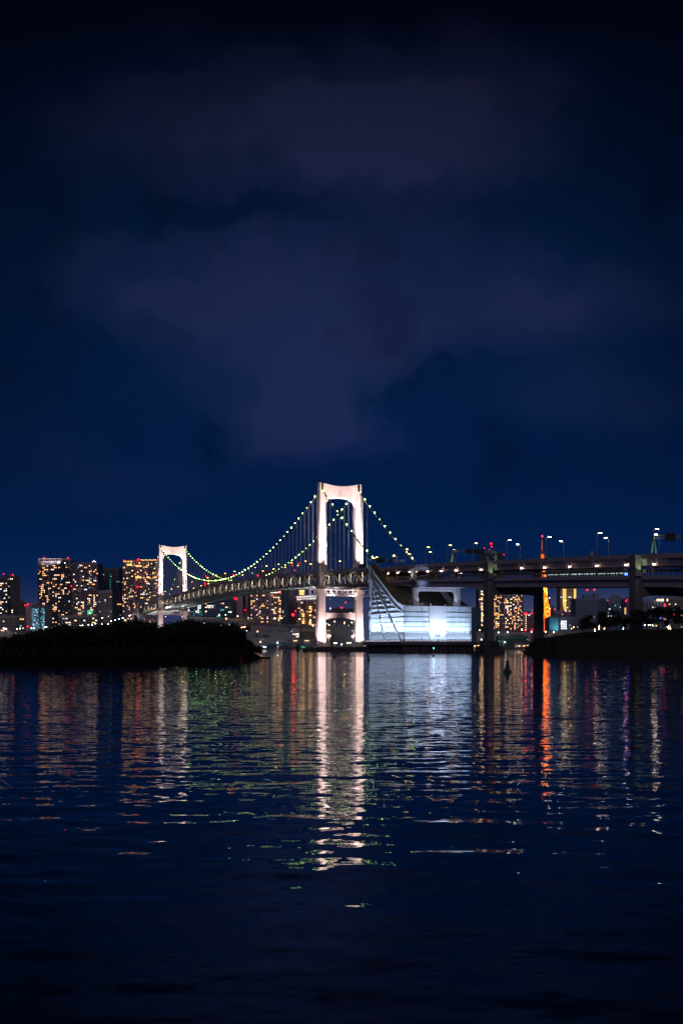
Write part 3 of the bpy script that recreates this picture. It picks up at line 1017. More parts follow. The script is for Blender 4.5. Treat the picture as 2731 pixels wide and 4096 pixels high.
for s in (-1, 1):
    floodlight(pt, (s * 10.5, -2.6, ztop_end + .9), (s * 14, -1, zb - 1), 1500, (.86, .90, 1.0), 90, E_FL2, .5, .9)
    floodlight(pt, (s * 5, -3.0, ztop_end + .9), (s * 4, -1.4, zb + 1), 1300, (.86, .90, 1.0), 100, E_FL2, .5, .9)
floodlight(pt, (-17.6, -1.0, zl(168) + .9), (-15.8, .2, zu(168) - 4), 700, (1.0, .92, .62), 80, E_FL2, .4, .9)
floodlight(pt, (-8, 10, ztop_end + .9), (2, 30, 36), 2200, (.80, .84, 1.0), 110, E_FL2, .5, .9)

# ------------------------------------------------------------------ street lamps
def lamp_proto(name, height, arm, emat, label, group, hs=(1.05, .5, .26)):
    t = thing(name, label, 'street lamp', (0, 0, 0), 0, group)
    b = MB().tube((0, 0, 0), (0, 0, height), .17, .10, 6)
    b.build('pole', POLE, t)
    MB().path([(0, 0, height - .4), (arm * .3, 0, height + .25), (arm, 0, height + .45)], .085, 5).build('arm', POLE, t)
    h = MB().box((arm + .2, 0, height + .42), (hs[0] + .1, hs[1] + .1, .16)).build('lamp_head', POLE, t)
    MB().box((arm + .2, 0, height + .25), (hs[0], hs[1], hs[2])).build('lamp_glass', emat, h)
    MB().box((0, 0, .5), (.5, .5, 1.0)).build('lamp_base', POLE, t)
    return t


used = {}
def lamp(kind, pos, rz, label, group):
    if kind not in used:
        h, a, e, hs = {'warm': (10.0, 1.5, E_WARM, (1.15, .6, .42)), 'cool': (10.2, 1.5, E_COOL, (1.15, .6, .40)),
                       'low': (4.9, .35, E_PINK, (.75, .45, .32)), 'deck': (9.6, 2.2, E_WARM, (1.0, .6, .36))}[kind]
        used[kind] = lamp_proto('street_lamp', h, a, e, label, group, hs)
        t = used[kind]; t.location = pos; t.rotation_euler = (0, 0, rz)
        return t
    return dup(used[kind], pos, rz, label, group)


# near and far edge of the upper viaduct deck; arms lean inward
for i, px in enumerate((1617, 1702, 1789, 1892, 2025, 2184, 2386, 2612)):
    q = q_at(px, -14.9)
    lamp('warm' if px < 1900 else 'cool', W(-14.9, q, zu(q) + .2), TH, f'{ORD[i]} tall lamp along the water side of the upper viaduct deck from the anchorage', 'street lamps along the upper viaduct deck')
for i, px in enumerate((1515, 1584, 1646, 1729, 1825, 2079, 2253, 2432, 2634)):
    q = q_at(px, 14.5)
    lamp('warm' if px < 1900 else 'cool', W(14.5, q, zdeck(q) + .2), TH + math.pi, f'{ORD[i]} tall lamp along the landward side of the upper viaduct deck from the anchorage', 'street lamps along the upper viaduct deck')
for i, px in enumerate((1549, 1587, 1634, 1660, 1705, 1758, 1818, 1917, 2079, 2171, 2271, 2379, 2496, 2608)):
    q = q_at(px, -14.42)
    lamp('low', W(-14.42, q, zl(q) + .02), TH, f'{ORD[i]} short pinkish lamp along the lower viaduct railing from the anchorage slope', 'short lamps along the lower viaduct deck')
for i, px in enumerate((1847, 2006, 2235, 2329, 2431, 2661)):
    q = q_at(px, 14.42)
    lamp('low', W(14.42, q, zl(q) + .02), TH + math.pi, f'{ORD[i]} short lamp along the landward side of the lower viaduct deck', 'short lamps along the lower viaduct deck')
nk = 0
for i in range(17):
    q = -12 - i * 34.2
    lamp('deck', W(-13.6, q, zdeck(q)), TH, f'{ORD[i]} street lamp past the tall tower, water side of the suspended roadway', 'street lamps along the suspended roadway')
    q -= 17
    if q > -SPAN + 8:
        lamp('deck', W(13.6, q, zdeck(q)), TH + math.pi, f'{ORD[i]} street lamp past the tall tower, landward side of the suspended roadway', 'street lamps along the suspended roadway')
for i in range(2):
    q = 40 + i * 36
    lamp('deck', W(13.6, q, zdeck(q)), TH + math.pi, f'street lamp between the tall tower and the anchorage, {ORD[i]} from the tower', 'street lamps along the suspended roadway')
for i in range(3):
    q = -SPAN - 22 - i * 30
    lamp('deck', W(-13.6, q, zdeck(q)), TH, f'street lamp past the smaller tower above the island, {ORD[i]} beyond that tower', 'street lamps along the suspended roadway')

# ------------------------------------------------------------------ sign gantries
def gantry(q, boards, label, wpost, col, height=7.2):
    t = thing('sign_gantry', label, 'road sign', W(0, q, zdeck(q) if q < 115 else zu(q)), TH)
    for s in (-1, 1):
        MB().beam((s * 13.9, -wpost, 0), (s * 13.9, 0, height), .45, .45).beam((s * 13.9, wpost, 0), (s * 13.9, 0, height), .45, .45).build('trestle', POLE, t)
    MB().beam((-13.9, 0, height), (13.9, 0, height), .45, .45).beam((-13.9, 0, height - 1.1), (13.9, 0, height - 1.1), .3, .3).build('crossbar', POLE, t)
    for i in range(9):
        x = -12.4 + i * 3.1
        MB().beam((x, 0, height - 1.1), (x + 1.5, 0, height), .16, .16).build('lattice_bar', POLE, t)
    for x, w, h in boards:
        MB().box((x, -.45, height - .6), (w, .2, h)).build('sign_board', SIGNG, t)
    spot('gantry_beam', t, (-11.5, -4.5, .6), (-13.9, 0, 4), 500, col, 80, .6)
    spot('gantry_beam', t, (11.5, -4.5, .6), (13.9, 0, 4), 500, col, 80, .6)
    return t


gantry(88, [(-3.5, 6.5, 3.4), (3.6, 2.4, 2.6)], 'road sign gantry with two dark boards in front of the tall tower leg', .4, (.8, 1, .7), 6.6)
gantry(q_at(1808, -13.9), [(0, 12, 2.6)], 'road sign gantry with a pale trestle, on the viaduct beside the construction cranes', 1.4, (.8, 1.0, .35), 7.6)
gantry(q_at(2612, -13.9), [(-6, 5.2, 3.6), (4, 8, 3.6)], 'green lit road sign gantry with two dark boards above the fort pines', 1.7, (.35, 1.0, .7), 8.0)

# ------------------------------------------------------------------ vehicles
def car_proto(label, paint):
    t = thing('car', label, 'car', (0, 0, 0), 0, 'cars on the upper roadway')
    MB().loft([[(-.85, -2.1, z) for z in (0,)] and [(-.86, -2.1, .45), (.86, -2.1, .45), (.86, 2.1, .45), (-.86, 2.1, .45)],
               [(-.88, -2.15, .75), (.88, -2.15, .75), (.88, 2.15, .7), (-.88, 2.15, .7)],
               [(-.84, -2.05, 1.0), (.84, -2.05, 1.0), (.84, 2.0, .9), (-.84, 2.0, .9)]]).build('body', paint, t)
    MB().loft([[(-.8, -1.75, 1.0), (.8, -1.75, 1.0), (.8, 1.0, .98), (-.8, 1.0, .98)], [(-.66, -1.3, 1.5), (.66, -1.3, 1.5), (.66, .35, 1.5), (-.66, .35, 1.5)]]).build('cabin', GLASSD, t)
    for x in (-.8, .8):
        for y in (-1.35, 1.35):
            MB().tube((x - .1, y, .36), (x + .1, y, .36), .35, .35, 10).build('wheel', TYRE, t)
        MB().box((x * .82, -2.16, .82), (.42, .06, .28)).build('tail_lamp', E_TAIL, t)
    return t


cars = [(1414, -9.6, 'red tail lamp car just in front of the tall tower leg with the sign boards'), (1232, -9.0, 'car with red tail lamps just past the tall tower on the bridge'),
        (1177, -9.0, 'car with red tail lamps under the hangers, second past the tall tower'), (1172, -5.6, 'car with red tail lamps in the inner lane, second past the tall tower'),
        (1149, -9.0, 'car with red tail lamps under the hangers, third past the tall tower'), (1134, -5.6, 'car with red tail lamps in the inner lane, third past the tall tower'),
        (935, -9.0, 'car with red tail lamps near the lowest point of the lamp lit cable'), (728, -9.0, 'car with red tail lamps just before the smaller tower')]
cp = None
for i, (px, p, lab) in enumerate(cars):
    q = q_at(px, p); pos = W(p, q, zdeck(q) + .02)
    if cp is None:
        cp = car_proto(lab, CARP[0]); cp.location = pos; cp.rotation_euler = (0, 0, TH)
    else:
        dup(cp, pos, TH, lab)
q = q_at(1452, -8.5)
tr = thing('truck', 'dark box truck with a row of amber lamps beside the anchorage tip', 'truck', W(-8.5, q, zdeck(q) + .02), TH)
MB().box((0, 1.0, 2.3), (2.4, 7.4, 2.7)).build('cargo_box', CARP[1], tr)
MB().loft([[(-1.1, 5.0, .6), (1.1, 5.0, .6), (1.1, 6.8, .6), (-1.1, 6.8, .6)], [(-1.1, 5.0, 2.7), (1.1, 5.0, 2.7), (1.1, 6.3, 2.7), (-1.1, 6.3, 2.7)]]).build('cab', CARP[2], tr)
MB().box((0, 1.6, .75), (2.0, 9.4, .3)).build('chassis', DARKM, tr)
for y in (-1.6, 1.2, 5.6):
    for x in (-1.05, 1.05):
        MB().tube((x - .14, y, .5), (x + .14, y, .5), .5, .5, 10).build('wheel', TYRE, tr)
for i in range(5):
    MB().box((-1.24, -2.4 + i * 1.9, .95), (.08, .34, .28)).build('marker_lamp', E_AMBER, tr)
for x in (-1.0, -.4, .4, 1.0):
    MB().box((x, -2.74, .98), (.36, .06, .3)).build('tail_lamp', E_TAIL, tr)

# train on the lower viaduct deck
q0, q1 = q_at(2198, -6.2), q_at(2502, -6.2)
trn = thing('train', 'automated transit train with bright bluish windows crossing the lower viaduct deck', 'train', W(0, 0, 0), TH)
ncar = 6
for i in range(ncar):
    a, b = q0 + (q1 - q0) * i / ncar + .25, q0 + (q1 - q0) * (i + 1) / ncar - .25
    za, zb2 = zl(a) + .5, zl(b) + .5
    c = MB().loft([[(-7.5, -q, z + .3), (-4.9, -q, z + .3), (-4.9, -q, z + 2.9), (-5.3, -q, z + 3.3), (-7.1, -q, z + 3.3), (-7.5, -q, z + 2.9)] for q, z in ((a, za), (b, zb2))]).build('carriage', mat('train_body', (.5, .52, .55), .4, .2), trn)
    n = 5
    for j in range(n):
        qq = a + (b - a) * (j + .5) / n; zz = zl(qq) + .5 + 1.75
        MB().box((-7.53, -qq, zz), (.05, (b - a) / n * (.72 if j % 2 else .42), 1.05)).build('window', E_TRAIN, c)
MB().box((-6.2, -(q1 + .02), zl(q1) + 1.35), (1.9, .2, .5)).build('front_lamp', E_BLUE, trn)
MB().box((-6.2, -(q1 + .02), zl(q1) + 2.5), (1.9, .12, 1.2)).build('windscreen', E_TRAIN, trn)

# ------------------------------------------------------------------ buildings of the far shore
unit = {}
for kk, mm in WIN.items():
    unit[kk] = MB().box((0, 0, 0), (1, .12, 1)).mesh('window', mm)
rl_me = MB().ball((0, 0, 0), 1.0).mesh('red_light', E_RED)
rlb_me = MB().ball((0, 0, 0), 1.0).mesh('red_light', E_REDBIG)
brng = random.Random(21)


def red(parent, px, py, Y, r=.62, big=False):
    P = at(px, py, Y) - parent.location
    place('red_light', rlb_me if big else rl_me, parent, P, scale=(r, r, r))
    MB().tube(P - Vector((0, 0, r + 2.2)), P - Vector((0, 0, r * .6)), .18, .12, 5).build('light_mast', DARKM, parent)


def building(label, cols, ytop, wall, depth=40, floor=7.4, pitch=6.4, lit=.15, pal='oooOwwWc', seed=1, ybot=2585, ywin=None,
             win=(.62, .52), dark=True, band=None, bandd=.5, colm=None, maxlit=290, cat='building', name='building', reds=(), ywtop=6, clump=True, bandh=.28):
    """cols: [(px, Y), ...] corners of the facade in view; every facade gets floors of windows"""
    P = [at(px, 0, Y) for px, Y in cols]
    c = sum(P, Vector()) / len(P)
    root = thing(name, label, cat, (c.x, c.y, 2.4), 0)
    rng = random.Random(seed)
    Ym = cols[0][1]
    H = at(0, ytop, Ym).z - 2.4
    base = [Vector((p.x - c.x, p.y - c.y, 0)) for p in P]
    back = [b + Vector((b.x * .02, depth, 0)) for b in reversed(base)]
    MB().prism(base + back, (0, 0, H)).build('wall', wall, root)
    MB().prism([b * .985 + Vector((0, .6, H)) for b in base] + [b + Vector((0, -.6, H)) for b in back], (0, 0, 1.3)).build('parapet', wall, root)
    fh = floor / F * Ym
    z1 = H - ywtop / F * Ym
    zlow = max(1.5, at(0, ywin if ywin else ybot, Ym).z - 2.4)
    nfl = max(1, int((z1 - zlow) / fh))
    dm, bm_, cm = MB(), MB(), MB()
    nl = 0
    cells = []
    for si, (a, b) in enumerate(zip(base, base[1:])):
        L = (b - a).length; t = (b - a) / L
        nrm = Vector((t.y, -t.x, 0))
        ang = math.atan2(t.y, t.x)
        w = pitch / F * Ym
        n = max(1, int(L / w)); w = L / n
        fac = [max(.15, rng.gauss(1, .75)) for _ in range(n)]
        if band:
            for j in range(nfl + 1):
                zz = z1 - j * fh
                bm_.beam(a + nrm * (bandd / 2) + Vector((0, 0, zz + .1)), b + nrm * (bandd / 2) + Vector((0, 0, zz + .1)), bandd, fh * bandh)
        if colm:
            for i in range(0, n + 1, 2):
                q_ = a + t * (w * i)
                cm.beam(q_ + nrm * .3 + Vector((0, 0, zlow)), q_ + nrm * .3 + Vector((0, 0, H)), .6, .8)
        for j in range(nfl):
            run = 0; key = 'o'
            for i in range(n):
                zc = z1 - (j + .55) * fh
                pos = a + t * (w * (i + .5)) + nrm * .07 + Vector((0, 0, zc))
                on = run > 0 or rng.random() < lit * fac[i] * (.72 if clump else 1)
                if on:
                    if run > 0:
                        run -= 1
                    else:
                        key = rng.choice(pal)
                        run = 1 if clump and rng.random() < .30 else 0
                    cells.append((pos, ang, w * win[0] * rng.uniform(.75, 1.12), fh * win[1] * rng.uniform(.85, 1.1), key))
                elif name == 'apartment_tower' and i == n // 3 and rng.random() < .7:
                    cells.append((pos, ang, w * .28, fh * .30, 'd'))
                elif name == 'apartment_tower' and rng.random() < .10:
                    cells.append((pos, ang, w * win[0], fh * win[1] * .8, 'd'))
                elif dark:
                    hw, hh = t * (w * win[0] / 2), Vector((0, 0, fh * win[1] / 2))
                    dm.add([pos - hw - hh, pos + hw - hh, pos + hw + hh, pos - hw + hh], [(0, 1, 2, 3)])
    if len(cells) > maxlit:
        rng.shuffle(cells); cells = cells[:maxlit]
    for pos, ang, ww, hh, key in cells:
        place('window', unit[key], root, pos, (0, 0, ang), (ww, 1, hh))
    if dm.v: dm.build('dark_windows', GLASSD, root, kind='stuff')
    if bm_.v: bm_.build('floor_bands', band if band is not True else wall, root, kind='stuff')
    if cm.v: cm.build('facade_columns', colm, root, kind='stuff')
    # rooftop plant
    for _ in range(2):
        k0 = rng.uniform(.2, .8); bx = base[0].lerp(base[-1], k0)
        MB().box((bx.x, bx.y + depth * .45, H + 1.6), (rng.uniform(4, 9), rng.uniform(4, 8), 3.2)).build('roof_plant', wall, root)
    for r_ in reds:
        red(root, r_[0], r_[1], Ym - 1.5, *(r_[2:] if len(r_) > 2 else ()))
    root['H'] = H
    return root


def lit_win(root, px, py, Y, w, h, key):
    P = at(px, py, Y - .8) - root.location
    return place('window', unit[key], root, P, scale=(w / F * Y, 1, h / F * Y))


B = building
# --- far left cluster
b = B('dark apartment tower cut by the photo edge, white and peach windows, red roof light', [(-40, 1800), (30, 1790)], 2310, W_DARK, lit=.24, pal='wwWWoo', seed=3, pitch=7.5, ybot=2560, band=W_DARK, reds=[(16, 2296, .7), (1, 2475)])
b = B('slim dark stair tower with red roof light joined to the edge apartment tower', [(33, 1800), (54, 1796)], 2306, W_DARK, lit=.13, pal='oowc', seed=4, pitch=7, ybot=2470, reds=[(53, 2299, .8), (53, 2387), (52, 2437)])
b = B('plain dark block with a bright red corner light beyond the edge tower', [(52, 1900), (77, 1895)], 2406, W_DARK, lit=0.0, seed=5, ybot=2480, reds=[(75, 2408, .9), (77, 2443, .5)])
b = B('low apartment row with scattered warm windows at the waterfront beside the glass office', [(-20, 1690), (60, 1680), (108, 1690)], 2466, W_GREY, lit=.16, pal='owWoc', seed=6, floor=9, pitch=9, ybot=2535, reds=[(33, 2466), (89, 2466)])
b = B('grey office with a black framed teal glass front', [(105, 1660), (128, 1655)], 2420, W_PURP, lit=0, seed=7, dark=False, ybot=2525, reds=[(102, 2421, .7), (114, 2417, .7), (112, 2506, .8)])
b = B('teal glass office front crowded with small cyan lights', [(128, 1658), (180, 1652)], 2424, W_DARK, lit=.62, pal='ttttccWt', seed=8, floor=5.2, pitch=3.9, win=(.55, .45), ywtop=8, ybot=2530, reds=[(178, 2417, .7), (179, 2506, .8)])
# --- the wide lit apartment block
b = B('wide apartment tower with the most lit windows and a white crown, balcony half', [(153, 1950), (287, 1930)], 2247, W_DARK, lit=.25, pal='oooOowwWo', seed=9, pitch=6.6, floor=7.5, ybot=2520, band=W_DARK, bandd=1.1, win=(.60, .50), reds=[(177, 2231, .8), (273, 2232, 1.1), (161, 2344, .8)], name='apartment_tower')
cr = b
for x in range(156, 290, 22):
    MB().box(at(x, 2241, 1945) - cr.location, (.8, .8, 6)).build('crown_post', WHITE, cr)
for yy in (2235.0, 2247.0):
    MB().beam(at(155, yy, 1944) - cr.location, at(288, yy, 1934) - cr.location, .8, .7).build('crown_beam', WHITE, cr)
MB().box(at(220, 2241, 1962) - cr.location, (52, 4, 5)).build('crown_core', WHITE, cr)
for x in (175, 205, 235, 265):
    P = at(x, 2250, 1940) - cr.location
    spot('crown_beam_light', cr, P + Vector((0, -7, -1)), P + Vector((0, 6, 6)), 5200, (1, .82, .78), 130, .8)
b = B('mauve columned half of the wide apartment tower, windows in vertical rows, green sign below', [(287, 1931), (393, 1960)], 2250, W_PURP, lit=.20, pal='oowwWoOc', seed=10, pitch=6.6, floor=7.4, ybot=2520, colm=W_PURP, win=(.62, .52), reds=[(286, 2345, .9), (307, 2458, .5)], name='apartment_tower')
for dx in range(3):
    lit_win(b, 372 + dx * 5, 2247 - (dx == 1) * 4, 1940, 4, 3, 'W')
g = glow('green_sign_light', (.10, .80, .38), .75)
MB().box(at(361, 2451, 1925) - b.location, (8.2, 1, 9)).build('green_sign', g, b)
MB().box(at(360, 2453, 1923) - b.location, (2.4, .6, 3.4)).build('sign_glare', glow('sign_core_light', (.6, 1, .7), 1.6), b)
b = B('low podium building with pale blue glazed bays in front of the wide apartment tower', [(238, 1780), (392, 1770)], 2464, W_GREY, lit=.13, pal='wWwco', seed=11, floor=8, pitch=12, ybot=2530, band=W_GREY, bandd=.6)
b = B('small pale hall at the waterfront under the wide apartment tower', [(-30, 1600), (56, 1598)], 2531, W_PALE, lit=0, seed=12, dark=False, depth=25)
b = B('dark round cornered office tower with three red lights and thin cyan dots', [(395, 2050), (402, 2040), (478, 2040), (488, 2050)], 2276, W_DARK, lit=.015, pal='ct', seed=13, floor=7, pitch=5, ybot=2540, win=(.8, .45), reds=[(462, 2279, 1.1), (463, 2336, 1.1), (462, 2401, 1.1)])
for yy in [2297, 2318, 2325, 2332, 2339, 2346, 2353, 2360]:
    lit_win(b, 442, yy, 2036, 1.8, 2, 't')
    if yy < 2350: lit_win(b, 408, yy + 7, 2036, 1.8, 2, 't')
for x in (472, 478, 484): lit_win(b, x, 2417, 2036, 4, 3, 'o')
b = B('mid height grey block with dark window grid in front of the round cornered tower', [(394, 1850), (450, 1845)], 2365, W_PALE, lit=.045, pal='Wcw', seed=14, floor=6.5, pitch=4.6, ybot=2530, win=(.6, .55))
b = B('mauve gridded apartment tower beside the smaller bridge tower, gold crown', [(491, 1800), (543, 1780)], 2246, W_PURP, lit=.13, pal='oOowy', seed=15, floor=7.3, pitch=4.9, ybot=2540, win=(.6, .6), reds=[(497, 2243, .9)], name='apartment_tower')
for i in range(6): lit_win(b, 497 + i * 6.2, 2246, 1778, 2.2, 5, 'y')
for x in (511, 517, 523): lit_win(b, x, 2259, 1778, 4, 7, 'O')
b = B('darker face of the gold crowned apartment tower with a tall roof box and red beacon', [(543, 1781), (634, 1800)], 2242, W_PURP, lit=.13, pal='oOowW', seed=16, floor=7.3, pitch=6.4, ybot=2540, band=W_PURP, reds=[(554, 2237, 1.2), (553, 2348, .9), (624, 2240, .9)], name='apartment_tower')
for i in range(11): lit_win(b, 565 + i * 5.6, 2239 + (i % 3), 1778, 2.6 if i % 2 else 4.2, 4 if i % 2 else 2, 'y')
for x in (545, 551, 557, 563, 590, 596, 612, 620, 625): lit_win(b, x, 2309, 1778, 4.6, 5, 'O')
for x in (546, 552, 558, 564): lit_win(b, x, 2264, 1778, 5, 4.4, 'O')
# far anchorage of the bridge
fa = thing('far_anchorage', 'small tapered concrete anchorage with a dark opening beyond the island trees', 'anchorage', at(545, 2585, 1545) * 1.0)
fa.location.z = 2.2
m = MB()
x0, x1, x2, x3 = [(px - 545) / F * 1545 for px in (522, 536, 556, 560)]
H1 = at(0, 2432, 1545).z - 2.2
m.prism([(x0, 0, 0), (x3, 0, 0), (x2, 0, H1), (x1, 0, H1)], (0, 30, 0)).build('body', W_PALE, fa)
MB().box(((541.5 - 545) / F * 1545 + .5, -.2, H1 * .42), (3.6, .6, H1 * .80)).build('opening', GLASSD, fa)
# --- skyline seen over the suspended roadway
b = B('dark distant slab rising above the roadway near the lowest cable point, red edge light', [(822, 2600), (906, 2600)], 2303, W_DARK, lit=.0, seed=17, ybot=2500, reds=[(824, 2305, 1.0), (821, 2340, 1.0)])
MB().box(at(821, 2336, 2590) - b.location, (1.6, 1.0, 9)).build('red_sign', E_RED, b)
b = B('dark stepped distant slab with a large red beacon above the roadway', [(866, 2700), (918, 2700)], 2296, W_DARK, lit=.0, seed=18, ybot=2500, reds=[(935, 2302, 1.8, True)])
b = B('dark distant slab behind the hangers near the tall tower, red roof lights', [(1034, 2500), (1127, 2500)], 2282, W_DARK, lit=.02, seed=19, ybot=2500, reds=[(1031, 2302, 1.2), (1179, 2281, .9), (1196, 2254, .9), (1168, 2262, .7)])
# --- below the suspended roadway
b = B('long low office with dark floor bands and teal lights above the island trees', [(752, 1900), (936, 1880)], 2396, W_BLUE, lit=.10, pal='WwWtco', seed=20, floor=8.5, pitch=8, ybot=2520, band=W_DARK, bandd=.8)
for i in range(26):
    lit_win(b, 770 + brng.uniform(0, 38), 2438 + brng.uniform(0, 26), 1876, 2.0, 1.8, 't')
for x in (823, 829, 836, 841, 851, 904, 909): lit_win(b, x, 2429, 1876, 4, 3.6, 'w')
b = B('plain mauve windowless slab with a red corner light', [(936, 1900), (971, 1895)], 2388, W_PURP, lit=0, dark=False, seed=21, ybot=2540, reds=[(943, 2395, 1.1)])
b = B('slender dark tower with a pale vertical strip and a red light', [(971, 1930), (1003, 1925)], 2380, W_DARK, lit=.05, pal='Ww', seed=22, ybot=2540, reds=[(983, 2441, 1.1)])
MB().box(at(987, 2440, 1921) - b.location, (4.0, .8, 50)).build('pale_strip', W_PALE, b)
b = B('broad apartment tower with orange windows under the roadway, lit crown corner', [(1003, 1850), (1060, 1840), (1125, 1850)], 2373, W_PURP, lit=.20, pal='oooOwWp', seed=23, floor=7, pitch=6.2, ybot=2510, colm=W_PURP, reds=[(1122, 2367, 1.1, True), (1030, 2457, 1.1)], name='apartment_tower')
for i in range(8): lit_win(b, 1084 + i * 5, 2370 - (i > 5) * 2, 1836, 3.6, 4, 'w')
for yy in (2415, 2435, 2442, 2449, 2463, 2470): lit_win(b, 1120, yy, 1836, 5.5, 5, 'o')
b = B('narrow dark blue slab with a crescent shaped light', [(1125, 1980), (1150, 1980)], 2356, W_BLUE, lit=.01, seed=24, dark=False, ybot=2540)
for i in range(5):
    a = -1.1 + i * .55
    lit_win(b, 1130 + math.cos(a) * 2.4, 2447 - math.sin(a) * 5.0, 1975, 1.4, 2.2, 'W')
lit_win(b, 1133, 2465, 1975, 15, 3.6, 'd')
b = B('plain mauve windowless tower behind the red beacon crane', [(1150, 2050), (1183, 2050)], 2352, W_PURP, lit=0, dark=False, seed=25, ybot=2540)
b = B('distant tower with a flared gold ringed top, over the white crowned apartments', [(1196, 2450), (1220, 2450)], 2356, W_PURP, lit=0, dark=False, seed=26, ybot=2540)
for i, yy in enumerate((2362, 2367, 2372, 2377)): lit_win(b, 1207, yy, 2444, 21 - i, 2.4, 'y')
b = B('curved balcony apartment tower with a bright white crown beside the tall tower leg', [(1185, 1760), (1222, 1742), (1270, 1760)], 2402, W_PURP, lit=.10, pal='oOow', seed=27, floor=7.2, pitch=6, ybot=2520, band=W_PALE, bandd=1.0, reds=[(1187, 2389, 1.0), (1198, 2403, 1.6, True)], name='apartment_tower', bandh=.2)
for i in range(9):
    P = at(1190 + i * 9, 2393 - i * .6, 1752) - b.location
    MB().box(P, (1.0, 1.0, 6.4)).build('crown_post', glow('crown_frame_glow', (1.0, .90, .85), 1.2), b)  # light on the crown frame put in as a glow of its parts
for yy in (2388, 2398):
    MB().beam(at(1188, yy, 1752) - b.location, at(1266, yy - 4, 1752) - b.location, 1.0, 1.0).build('crown_beam', glow('crown_frame_glow', (1, .9, .85), 1.2), b)
for x, y in ((1213, 2457), (1213, 2464), (1213, 2485), (1213, 2492), (1241, 2427), (1241, 2434), (1241, 2447), (1241, 2461), (1241, 2489), (1241, 2496)): lit_win(b, x, y, 1738, 9, 4.2, 'O')
cr = thing('tower_crane', 'dark crane with a big red beacon in front of the white crowned apartments', 'crane', at(1172, 2585, 1690))
cr.location.z = 2.4
hz = at(0, 2463, 1690).z - 2.4
MB().beam((-2, 0, 0), (0, 0, hz), .8, .8).beam((2, 0, 0), (0, 0, hz), .8, .8).beam((-2, 0, 0), (1.0, 0, hz * .5), .4, .4).build('mast', DARKM, cr)
MB().beam((-5, 0, hz - 8), (5, 0, hz - 8), 1, 3).build('machine_deck', DARKM, cr)
place('red_light', rlb_me, cr, (0, -1, hz + 1.5), scale=(1.9, 1.9, 1.9))
place('red_light', rl_me, cr, (3.6, -1, hz + 6.6), scale=(.9, .9, .9))
# loop viaduct in front of the towers
lv = thing('loop_viaduct', 'dark curving elevated road with a translucent barrier, low behind the island', 'viaduct', (0, 0, 0))
lp = [(740, 2474, 1640), (800, 2475, 1625), (850, 2477, 1612), (900, 2480, 1605), (960, 2484, 1602), (1020, 2488, 1600), (1090, 2492, 1600), (1160, 2496, 1602), (1230, 2501, 1606), (1290, 2506, 1612)]
rg = []
for px, py, Y in lp:
    P = at(px, py, Y); rg.append([P + Vector((0, 0, -4.6)), P + Vector((0, 11, -4.6)), P + Vector((0, 11, 0)), P])
MB().loft(rg).build('girder', W_DARK, lv)
rg = []
for px, py, Y in lp[:6]:
    P = at(px, py, Y); rg.append([P + Vector((0, .1, 0)), P + Vector((0, .3, 0)), P + Vector((0, .3, 2.8)), P + Vector((0, .1, 2.8))])
MB().loft(rg).build('noise_barrier', W_TAN, lv)
for px, py, Y in lp[1::2]:
    P = at(px, py, Y); MB().box((P.x, P.y + 5, (P.z - 4.6 + 2) / 2), (3, 3, P.z - 6.8)).build('column', W_DARK, lv)
# sheds along the quay
b = B('broad pale blue warehouse bearing six dark painted characters', [(985, 1585), (1190, 1580)], 2531, W_SHED, lit=0, dark=False, seed=28, depth=45, ybot=2600, name='warehouse', cat='warehouse')
def glyph(strokes, px, py, s):
    m = MB()
    for x0, y0, x1, y1, t in strokes:
        a = at(px + x0 * s, py - y0 * s, 1580.2) - b.location; c2 = at(px + x1 * s, py - y1 * s, 1580.2) - b.location
        m.beam(a, c2, .12, t, (0, 0, 1)) if abs(x1 - x0) >= abs(y1 - y0) else m.beam(a, c2, t, .12, (0, 1, 0))
    m.build('painted_character', mat('sign_paint', (.02, .03, .06), .8), b)
bx = lambda k: [(-.5, .5, .5, .5, k), (-.5, -.5, .5, -.5, k), (-.5, -.5, -.5, .5, k), (.5, -.5, .5, .5, k)]
glyph([(-.5, .3, .5, .3, .4), (-.5, -.15, .5, -.15, .4), (-.5, -.15, -.5, .3, .4), (.5, -.15, .5, .3, .4), (0, .55, 0, -.6, .45)], 1016, 2544, 8.5)
glyph(bx(.55) + [(-.5, .15, .5, .15, .55), (-.5, -.2, .5, -.2, .5), (0, -.5, 0, .5, .5)], 1029.5, 2543.5, 7.5)
glyph([(0, .5, 0, -.5, .5), (-.38, .1, .38, .1, .42), (-.6, -.5, .6, -.5, .42)], 1043, 2543.5, 8)
glyph(bx(.5) + [(-.5, 0, .5, 0, .6), (.1, -.5, .1, .5, .6)], 1056, 2544, 7.5)
glyph(bx(.6) + [(-.5, .1, .5, .1, .5), (-.5, -.2, .5, -.2, .5), (0, -.5, 0, .5, .55)], 1069, 2543.5, 7.5)
glyph([(-.35, .45, -.1, .1, .8), (.15, -.2, .4, -.5, .8)], 1081.5, 2543.5, 7.5)
b = B('blue grey upper storey shed with a lit window row behind the character painted warehouse', [(1060, 1660), (1196, 1650)], 2515, W_SHED, lit=.10, pal='wW', seed=29, floor=6, pitch=5, ybot=2560, depth=30, name='warehouse', cat='warehouse')
for x in (1165, 1178, 1183, 1190): lit_win(b, x, 2525, 1646, 3.6, 3, 'W')
b = B('narrow white window stair block at the end of the painted warehouse', [(1170, 1578), (1196, 1576)], 2526, W_PALE, lit=.75, pal='wWww', seed=30, floor=9, pitch=6, ybot=2552, depth=20)
b = B('olive tan office with square dark windows next to the tall tower leg', [(1203, 1600), (1320, 1595)], 2518, W_TAN, lit=.03, pal='w', seed=31, floor=9.5, pitch=6.5, ybot=2556, win=(.62, .6))
